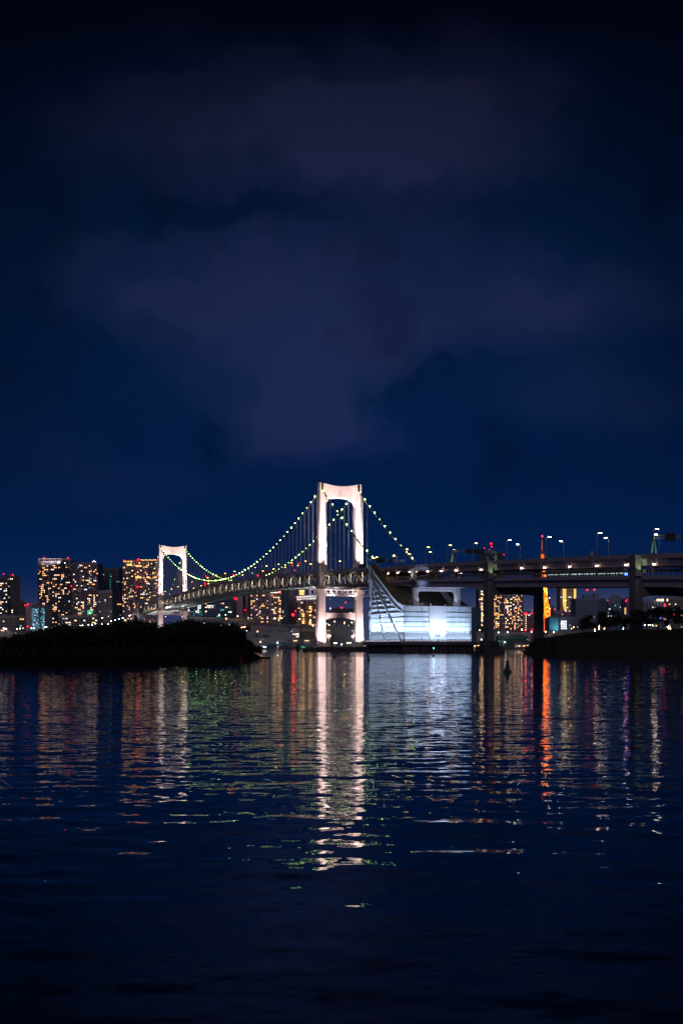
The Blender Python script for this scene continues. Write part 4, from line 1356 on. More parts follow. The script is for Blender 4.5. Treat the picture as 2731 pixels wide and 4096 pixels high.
b = B('long plain teal grey warehouse seen between the tall tower legs', [(1321, 1640), (1440, 1640)], 2508, W_SHED, lit=0, dark=False, seed=32, depth=40, name='warehouse', cat='warehouse')
b = B('dark office block with small white lights between the tall tower legs', [(1296, 1900), (1425, 1900)], 2480, W_DARK, lit=.16, pal='WwoWy', seed=33, floor=6, pitch=5.6, ybot=2508, win=(.5, .5))
b = B('dark stepped apartment block with a red beacon between the tall tower legs', [(1325, 2100), (1430, 2090)], 2436, W_DARK, lit=.12, pal='WowO', seed=34, floor=6.5, pitch=5.5, ybot=2482, win=(.55, .5), reds=[(1366.5, 2432, 1.3, True), (1382, 2410, 1.0)])
b = B('pale roofed boat shed with yellow lit eaves on the quay', [(1150, 1572), (1262, 1570)], 2563, W_DARK, lit=0, dark=False, seed=35, depth=12, name='boat_shed', cat='shed')
for x, w in ((1181, 16), (1227, 18)): MB().box(at(x, 2563, 1568) - b.location, (w / F * 1568, 2.4, .9)).build('lit_eave', glow('lit_canopy_glow', (1.0, .72, .36), 1.8), b)  # lamplight on the canopies put in as glowing eaves
b = B('small green lit kiosk on the quay beside the channel marker', [(1193, 1563), (1222, 1563)], 2584, W_DARK, lit=0, dark=False, seed=36, depth=6, name='kiosk', cat='kiosk')
MB().box(at(1212, 2588, 1562.6) - b.location, (5.2, .3, 2.6)).build('green_panel', glow('green_panel_light', (.04, .55, .40), .5), b)
b = B('low dark quay shed with a glass roof edge', [(1060, 1575), (1180, 1574)], 2578, W_BLUE, lit=.08, pal='Wt', seed=37, floor=5, pitch=6, depth=10, name='quay_shed', cat='shed')
# --- right of the anchorage
b = B('dark blue plain block just beside the anchorage end', [(1880, 1800), (1924, 1800)], 2437, W_BLUE, lit=0, dark=False, seed=38, ybot=2600)
b = B('tower with one column of lit windows beside the viaduct pier', [(1914, 1850), (1975, 1850)], 2340, W_DARK, lit=.05, pal='wo', seed=39, ybot=2520)
for yy in (2366, 2376, 2392, 2398, 2414, 2425, 2432, 2439, 2452, 2458, 2464, 2470, 2477, 2484, 2501): lit_win(b, 1926, yy, 1848, 7, 4.4, brng.choice('owow'))
for x, yy in ((1918, 2398), (1922, 2497)): lit_win(b, x, yy, 1848, 7, 2.6, 'w')
b = B('curved white gridded apartment block framed by the viaduct pier', [(1966, 1720), (2000, 1702), (2045, 1702), (2086, 1720)], 2368, W_PURP, lit=.30, pal='ooOwWwo', seed=40, floor=6.9, pitch=5.8, ybot=2520, band=W_PALE, bandd=.9, bandh=.14, colm=W_PALE, win=(.62, .6), name='apartment_tower')
b = B('thin mauve block showing past the curved gridded apartments', [(2083, 1950), (2092, 1950)], 2392, W_PURP, lit=.10, pal='wW', seed=41, ybot=2500)
b = B('low dark office with white windows beside the curved apartments', [(2078, 1780), (2100, 1780)], 2474, W_DARK, lit=.25, pal='Ww', seed=42, floor=7, pitch=5, ybot=2530)
b = B('dark slim tower with a column of white dots and red corner lights', [(2097, 1700), (2130, 1700)], 2453, W_DARK, lit=0, seed=43, floor=8, pitch=7, ybot=2540, reds=[(2097, 2454, .9), (2104, 2454, .9), (2125, 2453, .9), (2098, 2521, .9), (2126, 2520, 1.0)])
for i in range(8): lit_win(b, 2102, 2460 + i * 8.4, 1697, 2.6, 3.6, 'w')
for x in (2112, 2117): lit_win(b, x, 2460, 1697, 3, 3, 'W')
lit_win(b, 2126, 2441, 1697, 5, 6, 'd')  # white glow over the roof, put in as a dim glowing pane
b = B('stepped mauve tower directly behind the orange lattice tower', [(2168, 4300), (2200, 4290)], 2382, W_PURP, lit=.02, pal='Ww', seed=44, ybot=2520, reds=[(2198, 2406, 1.0)])
b = B('mauve lower shoulder block behind the orange lattice tower foot', [(2186, 4250), (2216, 4240)], 2424, W_PURP, lit=.05, pal='wW', seed=45, ybot=2520, reds=[(2217, 2437, 1.1)])
b = B('gold ribbed tower with a notched waist under the viaduct', [(2240, 2300), (2303, 2290)], 2330, W_PURP, lit=.16, pal='wWyo', seed=46, floor=7, pitch=6, ybot=2480, win=(.7, .4), reds=[(2235, 2449, 1.3), (2240, 2455, 1.2), (2252, 2449, 1.2), (2301, 2398, 1.5, True)])
for i in range(26):
    yy = 2357 + i * 3.6
    x0 = 2256 + max(0, i - 16) * .45
    lit_win(b, x0, yy, 2282, 14 - max(0, i - 14) * .5, 1.5, 'y')
    if i < 13: lit_win(b, 2298, yy, 2282, 9, 1.5, 'y')
b = B('low mauve annex with scattered warm windows at the gold ribbed tower foot', [(2215, 2200), (2303, 2200)], 2448, W_PURP, lit=.13, pal='wopy', seed=47, floor=6, pitch=5.6, ybot=2520)
b = B('teal lit low block right of the orange lattice tower foot', [(2196, 1750), (2231, 1745)], 2472, mat('teal_cladding', (.16, .42, .52), .6), lit=0, dark=False, seed=48, ybot=2540)
spot('facade_beam', b, at(2222, 2520, 1735) - b.location, at(2222, 2490, 1748) - b.location, 6000, (.4, .85, 1), 120, .8)
b = B('dark low block with five rows of three round white lights', [(2231, 1760), (2318, 1755)], 2470, W_DARK, lit=.05, pal='cW', seed=49, floor=7, pitch=6, ybot=2530)
for i in range(5):
    for j in range(3): lit_win(b, 2245 + j * 8.2, 2485 + i * 7.2, 1752, 4.2, 4.4, 'W')
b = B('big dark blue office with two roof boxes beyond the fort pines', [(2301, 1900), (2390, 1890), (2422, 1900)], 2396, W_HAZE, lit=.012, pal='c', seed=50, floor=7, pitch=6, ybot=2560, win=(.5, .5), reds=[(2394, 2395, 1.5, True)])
for x0, x1, yt in ((2328, 2366, 2380), (2370, 2391, 2374)):
    P0, P1 = at(x0, 2396, 1905) - b.location, at(x1, yt, 1905) - b.location
    MB().box(((P0.x + P1.x) / 2, 8, (P0.z + P1.z) / 2), (P1.x - P0.x, 14, P1.z - P0.z)).build('roof_box', W_HAZE, b)
red(b, 2347, 2360, 1905, 1.2); red(b, 2376, 2359, 1905, 1.2)
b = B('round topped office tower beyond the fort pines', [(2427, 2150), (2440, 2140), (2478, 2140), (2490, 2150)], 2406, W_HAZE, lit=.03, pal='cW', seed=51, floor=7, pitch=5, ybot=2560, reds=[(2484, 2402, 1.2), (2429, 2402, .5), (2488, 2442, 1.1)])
MB().tube(at(2458, 2406, 2140) - b.location, at(2458, 2406, 2170) - b.location, 13, 13, 24).build('domed_roof', W_HAZE, b)
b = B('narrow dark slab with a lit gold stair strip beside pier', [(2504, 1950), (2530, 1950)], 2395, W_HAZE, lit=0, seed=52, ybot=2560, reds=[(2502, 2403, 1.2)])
for i in range(8): lit_win(b, 2499, 2432 + i * 3.4, 1900, 6, 1.5, 'o')
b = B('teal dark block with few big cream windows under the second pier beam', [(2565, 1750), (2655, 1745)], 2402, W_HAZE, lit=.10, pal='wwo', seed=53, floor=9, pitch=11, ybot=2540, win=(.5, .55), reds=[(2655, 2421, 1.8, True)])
for x, w in ((2626, 3), (2632, 3), (2637, 3), (2643, 3), (2648, 9), (2667, 5)): lit_win(b, x, 2400, 1740, w, 9, 'w')
b = B('hazy blue apartment slab at the photo edge beyond the fort pines', [(2640, 1900), (2760, 1900)], 2392, W_GREY, lit=.10, pal='wcWo', seed=54, floor=7.5, pitch=8, ybot=2540, win=(.6, .5))
b = B('long grey quay warehouse behind the portal pier', [(1905, 1600), (2120, 1598)], 2533, W_PALE, lit=0, dark=False, seed=55, depth=30, name='warehouse', cat='warehouse')
b = B('dark green netted shed on the quay behind the portal pier', [(1990, 1575), (2112, 1574)], 2548, mat('green_shed_wall', (.10, .22, .20), .8), lit=.012, pal='c', seed=56, depth=14, name='warehouse', cat='warehouse')
b = B('long low grey bank building between the pier and the fort', [(2150, 1620), (2330, 1615)], 2530, W_GREY, lit=0, dark=False, seed=57, depth=40, name='warehouse', cat='warehouse')
b = B('open quay store lit warm inside behind the pier caps', [(2052, 1568), (2118, 1568)], 2577, W_DARK, lit=0, dark=False, seed=58, depth=5, name='quay_store', cat='shed')
for x, w, h, kk in ((2063, 9, 11, 'd'), (2064, 5, 8, 'w'), (2075, 8, 3, 'w'), (2083, 2, 8, 'd'), (2093, 6, 4, 'o'), (2097, 5, 3, 'O'), (2104, 3, 4, 'o'), (2110, 2, 9, 'w')):
    lit_win(b, x, 2584, 1566, w, h, kk)
b = B('orange lit quay wall behind the anchorage corner', [(1892, 1568), (1925, 1568)], 2580, W_PALE, lit=0, dark=False, seed=59, depth=5, name='quay_store', cat='shed')
for x, kk in ((1898, 'w'), (1908, 'o'), (1914, 'O')): lit_win(b, x, 2585, 1566, 5, 6, kk)
b = B('unfinished dark tower with roof cranes rising above the viaduct', [(1915, 2400), (2013, 2390)], 2209, W_BLUE, lit=.012, pal='cW', seed=60, floor=9, pitch=8, ybot=2420, reds=[(1942, 2218, 1.3), (2013, 2219, 1.2), (1963, 2174, 1.8), (1965, 2187, 1.3), (1936, 2192, .8), (1956, 2198, .6)])
for px, yt in ((1938, 2190), (1964, 2178)):
    P = at(px, 2209, 2410) - b.location; Q = at(px, yt, 2410) - b.location
    MB().beam(P, Q, 1.2, 1.2).beam(Q, Q + Vector((-14, 0, -1)), .8, .8).beam(Q, Q + Vector((5, 0, -2)), 1.4, 1.6).build('roof_crane', DARKM, b)
lit_win(b, 1973, 2228, 2380, 8, 2, 'd')

# ------------------------------------------------------------------ orange lattice tower
OTY = 3827.0
ot = thing('lattice_tower', 'tall orange floodlit steel lattice tower seen through the viaduct decks', 'tower', (at(2166.5, 0, OTY).x, OTY, 18), R(12))
def tw(z):
    """half width of the tower at height z"""
    return lerp_tab([(0, 40), (15, 35), (37, 31), (60, 25), (90, 19), (125, 14), (150, 11.5), (200, 8.4), (250, 5.8), (251, 4.8), (290, 2.6), (333, 1.0)], z)
lv_ = [0, 14, 28, 42, 56, 70, 84, 98, 112, 125, 139, 152, 165, 178, 191, 204, 217, 230, 243, 250, 262, 274, 286]
for sx, sy in ((-1, -1), (1, -1), (1, 1), (-1, 1)):
    m = MB()
    for a, c2 in zip(lv_, lv_[1:]):
        k0 = 5.0 if a < 125 else 3.4
        m.beam((sx * tw(a), sy * tw(a), a), (sx * tw(c2), sy * tw(c2), c2), k0, k0)
    m.build('leg', ORANGE, ot)
for a, c2 in zip(lv_, lv_[1:]):
    wa, wb = tw(a), tw(c2); k0 = 2.3 if a < 125 else 1.7
    for f in range(4):
        s, c_ = [(1, 0), (0, 1), (-1, 0), (0, -1)][f]
        def fp(u, w, z): 
            x, y = u * w, -w
            return (x * s - y * c_, x * c_ + y * s, z)
        if f in (0, 1, 3):
            MB().beam(fp(-1, wa, a), fp(1, wb, c2), k0, k0).beam(fp(1, wa, a), fp(-1, wb, c2), k0, k0).beam(fp(-1, wb, c2), fp(1, wb, c2), k0, k0 * 1.2).build('brace', ORANGE, ot)
MB().box((0, 0, 130), (27, 27, 9)).box((0, 0, 136), (23, 23, 3)).build('main_deck', mat('deck_cladding', (.62, .42, .30), .6), ot)
MB().box((0, 0, 252), (11, 11, 5)).build('upper_deck', ORANGE, ot)
MB().tube((0, 0, 286), (0, 0, 333), 1.5, .8, 8).build('antenna', ORANGE, ot)
MB().box((0, 0, 62), (9, 9, 124)).build('lift_shaft', ORANGE, ot)
place('red_light', rlb_me, ot, (0, 0, 346), scale=(2.4, 2.4, 2.4))
MB().tube((0, 0, 333), (0, 0, 345), .5, .4, 6).build('antenna_tip', DARKM, ot)
OC = (1.0, .55, .18)
for sx in (-1, 1):
    spot('tower_beam', ot, (sx * 30, -95, 2), (sx * 20, -20, 55), 8e5, OC, 60, .8, 2)
    spot('tower_beam', ot, (sx * 24, -95, 2), (0, 0, 185), 5.5e6, (1.0, .66, .24), 42, .8, 2)
    spot('tower_beam', ot, (sx * 9, -13.8, 137), (sx * 3, -6, 200), 1.8e5, (1.0, .74, .30), 70, .8, 2)
    spot('tower_beam', ot, (sx * 14, -30, 125), (0, 0, 270), 5.0e6, (1.0, .74, .32), 40, .8, 2)
for sx in (-1, 1):
    for k_ in (0, 1):
        MB().box((sx * (30 - 6 * k_), -95, 1), (2, 2, 2)).build('floodlight', DARKM, ot)

# ------------------------------------------------------------------ lamps along the far waterfront
qset = [
    ('white', 21, 2515, 1), ('white', 27, 2515, 1), ('white', 69, 2516, 1), ('white', 82, 2514, 1), ('white', 127, 2513, 1), ('white', 136, 2513, 1), ('white', 182, 2509, 1), ('white', 187, 2509, 1),
    ('white', 230, 2507, 1), ('white', 240, 2506, 1), ('warm', 321, 2502, 1), ('white', 331, 2501, 1), ('white', 355, 2499, 1), ('white', 370, 2499, 1), ('white', 382, 2494, 1), ('warm', 410, 2472, 1),
    ('white', 409, 2496, 1), ('white', 434, 2496, 1), ('warm', 412, 2501, 1), ('white', 445, 2485, 0), ('white', 462, 2481, 0), ('white', 478, 2476, 0), ('white', 492, 2472, 0), ('warm', 501, 2481, 1), ('white', 519, 2463, 0),
    ('warm', 786, 2446, 2), ('warm', 824, 2446, 2), ('green', 877, 2460, 2), ('green', 903, 2459, 2), ('orange', 905, 2474, 2), ('warm', 951, 2464, 2), ('orange', 967, 2510, 1), ('orange', 975, 2508, 1), ('orange', 980, 2508, 1),
    ('orange', 1030, 2526, 1), ('orange', 1042, 2567, 0), ('yellow', 1099, 2474, 2), ('yellow', 1127, 2473, 2), ('yellow', 1198, 2477, 2), ('yellow', 1241, 2482, 2), ('warm', 1251, 2502, 2),
    ('white', 1110, 2571, 1), ('white', 1054, 2589, 1), ('white', 1062, 2589, 1), ('white', 1178, 2587, 1), ('white', 1201, 2577, 1), ('warm', 1263, 2565, 1),
    ('yellow', 1337, 2573, 1), ('white', 1344, 2572, 1), ('white', 1366, 2578, 1), ('yellow', 1389, 2572, 1), ('white', 1400, 2571, 1), ('yellow', 1377, 2490, 1), ('yellow', 1338, 2486, 1), ('green', 1406, 2490, 1), ('orange', 1316, 2500, 1), ('orange', 1321, 2434, 1),
    ('yellow', 1918, 2521, 1), ('green', 1924, 2558, 1), ('white', 1986, 2576, 1), ('green', 1993, 2530, 1), ('white', 2018, 2569, 1), ('white', 2029, 2529, 1), ('warm', 2086, 2519, 1), ('white', 2124, 2528, 1), ('warm', 2181, 2527, 1), ('white', 2214, 2529, 1), ('orange', 2292, 2509, 1),
    ('white', 2326, 2531, 1), ('white', 2336, 2531, 1), ('white', 2343, 2530, 1), ('orange', 2377, 2518, 1), ('warm', 2377, 2525, 1), ('warm', 2394, 2501, 1), ('warm', 2395, 2508, 1), ('warm', 2394, 2515, 1), ('orange', 2415, 2514, 1), ('warm', 2492, 2509, 1), ('green', 2491, 2515, 1),
    ('white', 2576, 2500, 1), ('white', 2592, 2500, 1), ('white', 2599, 2500, 1), ('white', 2607, 2500, 1), ('warm', 2668, 2508, 1), ('warm', 2672, 2503, 1), ('warm', 2673, 2513, 1), ('warm', 2677, 2510, 1), ('warm', 2679, 2515, 1), ('warm', 2671, 2517, 1)]
zones = [(0, 240, 'on the waterfront below the glass office and edge towers'), (240, 400, 'on the waterfront below the wide lit apartment tower'), (400, 740, 'on the waterfront between the apartments and smaller bridge tower'), (740, 1000, 'above the end of the wooded island'),
         (1000, 1300, 'around the painted warehouse'), (1300, 1460, 'between the legs of the tall tower'), (1460, 2160, 'around the portal pier'), (2160, 2350, 'between orange lattice tower and fort'), (2350, 2540, 'behind the fort pines before the second pier'), (2540, 2800, 'behind the fort pines past the second pier')]
zc_ = {}
qm = {k_: MB().ball((0, 0, 0), .46).mesh('lamp_glass', E_QUAY[k_]) for k_ in E_QUAY}
for colr, px, py, kind in sorted(qset, key=lambda a: a[1]):
    Y = 1572 if py > 2540 else 1598 if kind != 2 else 1597
    if px > 1900 and py <= 2540: Y = 1560 + 7
    P = at(px, py, Y)
    zn = next(z_ for z_ in zones if z_[0] <= px < z_[1])[2]
    n = zc_.get((zn, colr), 0); zc_[(zn, colr)] = n + 1
    ln = min(P.z - 2.2, 9.0 if kind != 0 else 16.0)
    t = thing('quay_lamp', f'{ORD[n]} { {"white": "white", "warm": "cream", "yellow": "yellow", "green": "pale green", "orange": "orange"}[colr] } lamp {zn}', 'lamp', (P.x, P.y, P.z - ln), 0, 'lamps along the far waterfront')
    MB().tube((0, 0, 0), (0, 0, ln - .3), .14, .1, 5).build('pole', POLE, t)
    place('lamp_glass', qm[colr], t, (0, 0, ln))
for px, py, em, lab in ((2502, 2475, E_RED, 'small red signal lamp between the fort pines'), (2512, 2474, E_BLUE, 'blue signal lamp between the fort pines beside a red one'), (2651, 2474, E_RED, 'tiny red signal lamp showing through the big middle pine'), (2639, 2473, E_BLUE, 'tiny blue signal lamp showing through the big middle pine'), (2695, 2459, E_RED, 'red signal lamp showing through the edge pine')):
    P = at(px, py, 700)
    t = thing('signal_lamp', lab, 'lamp', (P.x, P.y, 0), 0)
    MB().tube((0, 0, 0), (0, 0, P.z - .2), .12, .1, 5).build('pole', POLE, t)
    MB().ball((0, 0, P.z), .30).build('lamp_glass', em, t)

# ------------------------------------------------------------------ buoys and the channel marker
def buoy(px, ywl, ytop, label, m, light=None, top=False):
    Y = CAM * F / (ywl - HY)
    k_ = Y / F
    P = at(px, ywl, Y); h = (ywl - ytop) * k_
    t = thing('buoy', label, 'buoy', (P.x, Y, 0), rnd.uniform(0, 3), 'navigation buoys')
    r = h * (.19 if not top else .18)
    MB().lathe([(r * .9, -.5), (r, -.1), (r, h * .10), (r * .92, h * .13)], 14).build('float', m, t)
    MB().lathe([(r * .62, h * .13), (r * .34, h * .46), (r * .2, h * .56)], 10).build('cone', m, t)
    MB().tube((0, 0, h * .5), (0, 0, h * .97), r * .10, r * .07, 6).build('mast', m, t)
    MB().lathe([(r * .16, h * .94), (r * .2, h * .97), (r * .1, h)], 8).build('lantern', light or m, t)
    if light:
        MB().ball((0, 0, h), .16).build('light', light, t)
    if top:
        for s in (-1, 1):
            MB().path([(0, 0, h * .86), (s * r * .45, 0, h * .9), (s * r * .75, 0, h * .99)], r * .08, 5).build('topmark_arm', m, t)
        MB().box((r * .22, -r * .5, h * .40), (r * .3, .03, r * .25)).build('number_plate', mat('plate', (.4, .4, .45), .6), t)
    return t


buoy(1337, 2630, 2597, 'small red cone buoy in front of the tall tower between its legs', BUOYR)
buoy(1474, 2641, 2597, 'green cone buoy at the water corner of the white anchorage', BUOYG)
buoy(1733, 2625, 2593, 'small dark buoy with a green light before the anchorage middle', BUOYG, E_GREEN)
buoy(2028, 2690, 2599, 'largest green buoy with horned topmark in front of the portal pier', BUOYG, None, True)
buoy(967, 2648, 2602, 'dark red buoy just off the end of the wooded island', BUOYR)
Y = CAM * F / (2634 - HY)
mk = thing('channel_marker', 'dark post marker with a box head standing in the water near the warehouse', 'marker post', (at(1190, 0, Y).x, Y, 0))
MB().tube((0, 0, -2), (0, 0, 4.8), .22, .20, 8).build('post', DARKM, mk)
MB().box((0, 0, 3.3), (1.1, 1.1, 2.0)).build('box_head', DARKM, mk)
MB().lathe([(.25, 4.7), (.3, 5.0), (.1, 5.2)], 8).build('cap', BUOYR, mk)

# ------------------------------------------------------------------ trees
def crown_mesh(seed, w, h, n, leaf, m, flat=1.0, lobes=14, base=.25):
    g = random.Random(seed)
    b_ = MB()
    cs = []
    for _ in range(lobes):
        a = g.uniform(0, 2 * math.pi); rr = math.sqrt(g.random()) * .5 * w * .74
        zz = h * g.uniform(base, .88)
        k0 = 1 - ((zz / h - .55) / .62) ** 2
        cs.append((Vector((math.cos(a) * rr * max(.35, k0), math.sin(a) * rr * max(.35, k0), zz)), g.uniform(.16, .30) * w))
    for _ in range(n):
        c, r = g.choice(cs)
        d = Vector((g.gauss(0, 1), g.gauss(0, 1), g.gauss(0, 1) * flat))
        d = d.normalized() * r * g.uniform(.35, 1.08)
        d.z *= flat
        p = c + d
        u = Vector((g.gauss(0, 1), g.gauss(0, 1), g.gauss(0, 1))).normalized()
        v = u.cross(Vector((g.gauss(0, 1), g.gauss(0, 1), g.gauss(0, 1)))).normalized()
        s1, s2 = leaf * g.uniform(.5, 1.2), leaf * g.uniform(.3, .7)
        b_.add([p - u * s1, p + v * s2, p + u * s1, p - v * s2], [(0, 1, 2, 3)])
    me = bpy.data.meshes.new('crown'); me.from_pydata(b_.v, [], b_.f); me.materials.append(m)
    return me


def trunk_mesh(seed, h, r, spread):
    g = random.Random(seed)
    b_ = MB()
    lean = g.uniform(-.08, .08) * h
    top = Vector((lean, g.uniform(-.05, .05) * h, h * .62))
    b_.tube((0, 0, -.6), top * .5, r, r * .75, 7, False)
    b_.tube(top * .5, top, r * .75, r * .4, 7, False)
    for _ in range(6):
        s0 = top * g.uniform(.42, .98); a = g.uniform(0, 6.28)
        e = s0 + Vector((math.cos(a) * spread * g.uniform(.5, 1), math.sin(a) * spread * g.uniform(.5, 1), h * g.uniform(.12, .34)))
        b_.tube(s0, e, r * .32, r * .10, 5, False)
    me = bpy.data.meshes.new('trunk'); me.from_pydata(b_.v, [], b_.f); me.materials.append(BARK)
    return me


bcrown = [crown_mesh(100 + i, 8, 8, 1500, .42, LEAF) for i in range(6)]
btrunk = [trunk_mesh(200 + i, 8, .28, 2.4) for i in range(4)]
isl = [(-60, 2550), (0, 2548), (55, 2546), (80, 2540), (100, 2531), (150, 2525), (190, 2516), (220, 2510), (260, 2508), (320, 2515), (360, 2512), (400, 2513), (440, 2502), (480, 2489), (520, 2484), (545, 2490), (570, 2486), (600, 2498),
       (630, 2514), (650, 2513), (670, 2501), (700, 2493), (740, 2487), (770, 2485), (800, 2487), (850, 2491), (900, 2498), (930, 2506), (955, 2522), (975, 2548), (995, 2566), (1012, 2577), (1030, 2583), (1038, 2604), (1046, 2622)]
wl = [(-200, 2661), (0, 2658), (300, 2651), (600, 2645), (950, 2638), (1075, 2634)]
ground = MB()
rings = []
gx = list(range(-200, 1076, 15))
for px in gx:
    Yf = CAM * F / (lerp_tab(wl, px) - HY)
    ys = lerp_tab(isl, px) if px < 1046 else 2622 + (px - 1046) * .42
    zt = max(.25, CAM + (HY - ys) / F * (Yf + 14))
    hgt = max(.22, zt * .52) if px < 1030 else max(.12, 1.4 - (px - 1030) * .03)
    e = 1 if px > -200 else 1
    row = []
    for dy, k0 in ((-1.5, -.35), (0.0, .02), (2.0, .22), (6, .62), (14, 1.0), (26, 1.0), (42, .5), (60, -.1)):
        x = (px - CX) / F * (Yf + dy)
        row.append((x, Yf + dy * (1 if px < 1000 else max(.12, (1076 - px) / 76)), hgt * k0 + (rnd.uniform(-.12, .12) if k0 > .05 else 0)))
    rings.append(row)
n = len(rings[0])
vs_ = [p for r in rings for p in r]
fs = [(j * n + i, j * n + i + 1, (j + 1) * n + i + 1, (j + 1) * n + i) for j in range(len(rings) - 1) for i in range(n - 1)]
ig = MB().add(vs_, fs).build('island_ground', SOIL); ig['kind'] = 'structure'
# undergrowth on the island slope
u_ = MB(); g = random.Random(5)
for _ in range(16000):
    j = g.randrange(len(rings) - 5); k0 = g.choice((1, 2, 2, 3, 3, 3, 4, 4))
    a, c2 = Vector(rings[j][k0]), Vector(rings[j + 1][min(k0 + 1, n - 1)])
    p = Vector((a.x + (c2.x - a.x) * g.random(), a.y + (c2.y - a.y) * g.random(), a.z + (c2.z - a.z) * g.random())) + Vector((0, 0, g.uniform(.0, 1.5)))
    u = Vector((g.gauss(0, 1), g.gauss(0, 1), g.gauss(0, 1))).normalized(); v = u.cross(Vector((g.gauss(0, 1), g.gauss(0, 1), 1))).normalized()
    s1 = g.uniform(.2, .5)
    u_.add([p - u * s1, p + v * s1 * .5, p + u * s1, p - v * s1 * .5], [(0, 1, 2, 3)])
me = bpy.data.meshes.new('undergrowth'); me.from_pydata(u_.v, [], u_.f); me.materials.append(LEAF)
ug = place('undergrowth', me); ug['kind'] = 'stuff'
marks = [(0, 110, 'near the photo edge below the glass office'), (110, 270, 'below the wide apartment tower'), (270, 420, 'in the dip below the dark office tower'), (420, 600, 'on the hump below the gold crowned apartments'),
         (600, 680, 'in front of the smaller bridge tower'), (680, 860, 'on the hump past the smaller bridge tower'), (860, 960, 'before the end of the island'), (960, 1100, 'at the tip of the island')]
cnt = {}
px = 4.0; i = 0
while px < 1030:
    row_ = i % 3
    Yf = CAM * F / (lerp_tab(wl, px) - HY)
    Y = Yf + (16, 9, 22)[row_]
    ys = lerp_tab(isl, px) + (2, 14, 4)[row_] + rnd.uniform(-6, 8)
    zt = at(px, ys, Y).z
    jn = min(range(len(gx)), key=lambda q_: abs(gx[q_] - px))
    gz = max(r[2] for r in rings[jn]) * (.8 if row_ == 1 else .95)
    h = max(2.2, zt - gz + .6)
    zn = next(m_ for m_ in marks if m_[0] <= px < m_[1])[2]
    c0 = cnt.get(zn, 0); cnt[zn] = c0 + 1
    x = (px - CX) / F * Y
    t = thing('tree', f'{ORD[c0]} dark tree on the island {zn}', 'tree', (x, Y, gz - .5), rnd.uniform(0, 6), 'trees covering the small island')
    wd = max(3.2, min(8.5, h * rnd.uniform(.85, 1.2)))
    place('crown', bcrown[i % 6], t, (0, 0, 0), scale=(wd / 8, wd / 8, h / 7.6))
    place('trunk', btrunk[i % 4], t, (0, 0, 0), scale=(wd / 8, wd / 8, h / 8))
    px += rnd.uniform(11, 17) ; i += 1
# leaning bush at the island tip
rk = MB()
for k_ in range(22):
    px_ = 1036 + k_ * 1.9; Yk = CAM * F / (lerp_tab(wl, px_) - HY) + rnd.uniform(0, 2)
    rk.ball(((px_ - CX) / F * Yk, Yk, rnd.uniform(-.1, .25)), rnd.uniform(.3, .7), .6)
o = rk.build('shore_rocks', STONE); o['kind'] = 'stuff'

# fort island on the other side
bat_top = [(2221, 2551), (2250, 2550), (2280, 2548), (2305, 2542), (2330, 2537), (2365, 2531), (2400, 2527), (2470, 2522), (2560, 2518), (2731, 2515), (3100, 2514), (3600, 2530)]
Yb = 470.0
rings2 = []
for px in list(range(2218, 2420, 12)) + list(range(2420, 3620, 40)):
    row = []
    ys = lerp_tab(bat_top, px)
    zw = min(at(px, 2552, Yb).z, at(px, ys, Yb).z)
    k0 = 0 if px > 2219 else .0
    zt = at(px, ys, Yb + 10).z
    for dy, z in ((-2.2, -.6), (-.2, zw), (1.5, zw + .1), (5, (zw + zt) / 2 + .3), (10, zt), (60, zt), (90, -.5)):
        Yq = Yb + dy
        x = (px - CX) / F * (Yq if dy < 15 else Yb + 10)
        row.append((x - (0.9 if px < 2220 and dy < -1 else 0), Yq, z + (rnd.uniform(-.1, .1) if 5 < dy < 50 else 0)))
    rings2.append(row)
n2 = len(rings2[0])
vs_ = [p for r in rings2 for p in r]
fs = [(j * n2 + i, j * n2 + i + 1, (j + 1) * n2 + i + 1, (j + 1) * n2 + i) for j in range(len(rings2) - 1) for i in range(n2 - 1)]
fs.append(tuple(range(n2)))
bg_ = MB().add(vs_, fs).build('fort_ground', GRASS); bg_['kind'] = 'structure'
fw = thing('fort_wall', 'dark battered stone sea wall of the fort island beside the pier cap', 'sea wall', ((2222 - CX) / F * Yb, Yb, 0))
zw = at(2222, 2552, Yb).z
MB().prism([(-.9, -2.6, -1), (-.9, -.5, -1), (0, .2, zw + .2), (.0, -.6, zw + .2)], (160, 0, 0)).build('sea_face', STONE, fw)
MB().prism([(-1.3, -2.4, -1), (-.1, -2.4, -1), (.4, -.5, zw + .2), (-.3, -.5, zw + .2)], (12.5, 60, 0)).build('end_face', STONE, fw)
MB().box((80, -.5, zw + .35), (160, 1.0, .3)).build('coping', STONE, fw)
g = random.Random(15); u_ = MB()
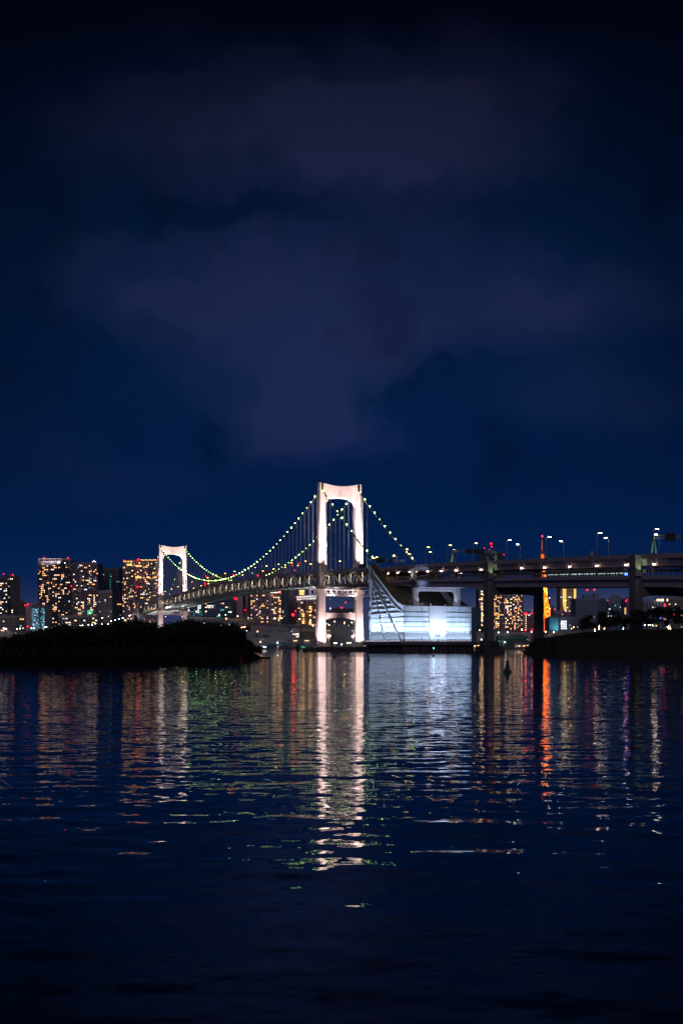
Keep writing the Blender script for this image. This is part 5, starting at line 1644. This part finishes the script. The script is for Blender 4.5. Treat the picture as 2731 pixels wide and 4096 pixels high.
for _ in range(9000):
    j = g.randrange(len(rings2) - 1); k0 = g.choice((2, 3, 3, 4))
    a, c2 = Vector(rings2[j][k0]), Vector(rings2[j + 1][k0 + 1])
    p = Vector((a.x + (c2.x - a.x) * g.random(), 0, 0)); f_ = g.random(); p.y = a.y + (c2.y - a.y) * f_; p.z = a.z + (c2.z - a.z) * f_
    s1 = g.uniform(.15, .45)
    u_.add([p, p + Vector((g.uniform(-.1, .1), 0, s1)), p + Vector((.12, 0, 0))], [(0, 1, 2)])
me = bpy.data.meshes.new('grass'); me.from_pydata(u_.v, [], u_.f); me.materials.append(GRASS)
o = place('grass', me); o['kind'] = 'stuff'
pcrown = [crown_mesh(300 + i, 8, 8, 2000, .34, LEAFP, .62, 15, .34) for i in range(5)]
ptrunk = [trunk_mesh(400 + i, 8, .24, 2.6) for i in range(3)]
pines = [(2333, 2470, 38, 'small dark pine at the end of the row on the fort, standing lowest'), (2358, 2457, 44, 'dark twin lobed pine, second in the fort row from the pier cap'), (2405, 2446, 54, 'dark bushy pine, third in the fort row'),
         (2434, 2468, 26, 'little low pine filling the gap after the third fort pine'), (2466, 2439, 62, 'broad round pine in front of the round topped office'), (2500, 2470, 28, 'low pine under the gold stair strip'), (2540, 2433, 64, 'broad tall pine in front of the second viaduct pier'),
         (2583, 2447, 46, 'pine just past the second viaduct pier'), (2630, 2428, 74, 'big middle pine under the second pier beam with signal lamps showing through'), (2664, 2462, 36, 'low pine between the two biggest edge pines'), (2692, 2425, 54, 'tall pine near the photo edge'), (2728, 2434, 60, 'pine cut by the photo edge')]
for i, (px, yt, wpx, lab) in enumerate(pines):
    Y = Yb + 11.5 + (i % 3) * 2.2
    zt = at(px, yt, Y).z; gz = at(px, lerp_tab(bat_top, px), Yb + 10).z - .4
    h = zt - gz; wd = wpx / F * Y * 1.18
    t = thing('pine_tree', lab, 'pine tree', ((px - CX) / F * Y, Y, gz), rnd.uniform(0, 6), 'pines along the fort')
    place('crown', pcrown[i % 5], t, (0, 0, 0), scale=(wd / 8, wd / 8, h / 7.7))
    place('trunk', ptrunk[i % 3], t, (0, 0, 0), scale=(wd / 8, wd / 8, h / 8))
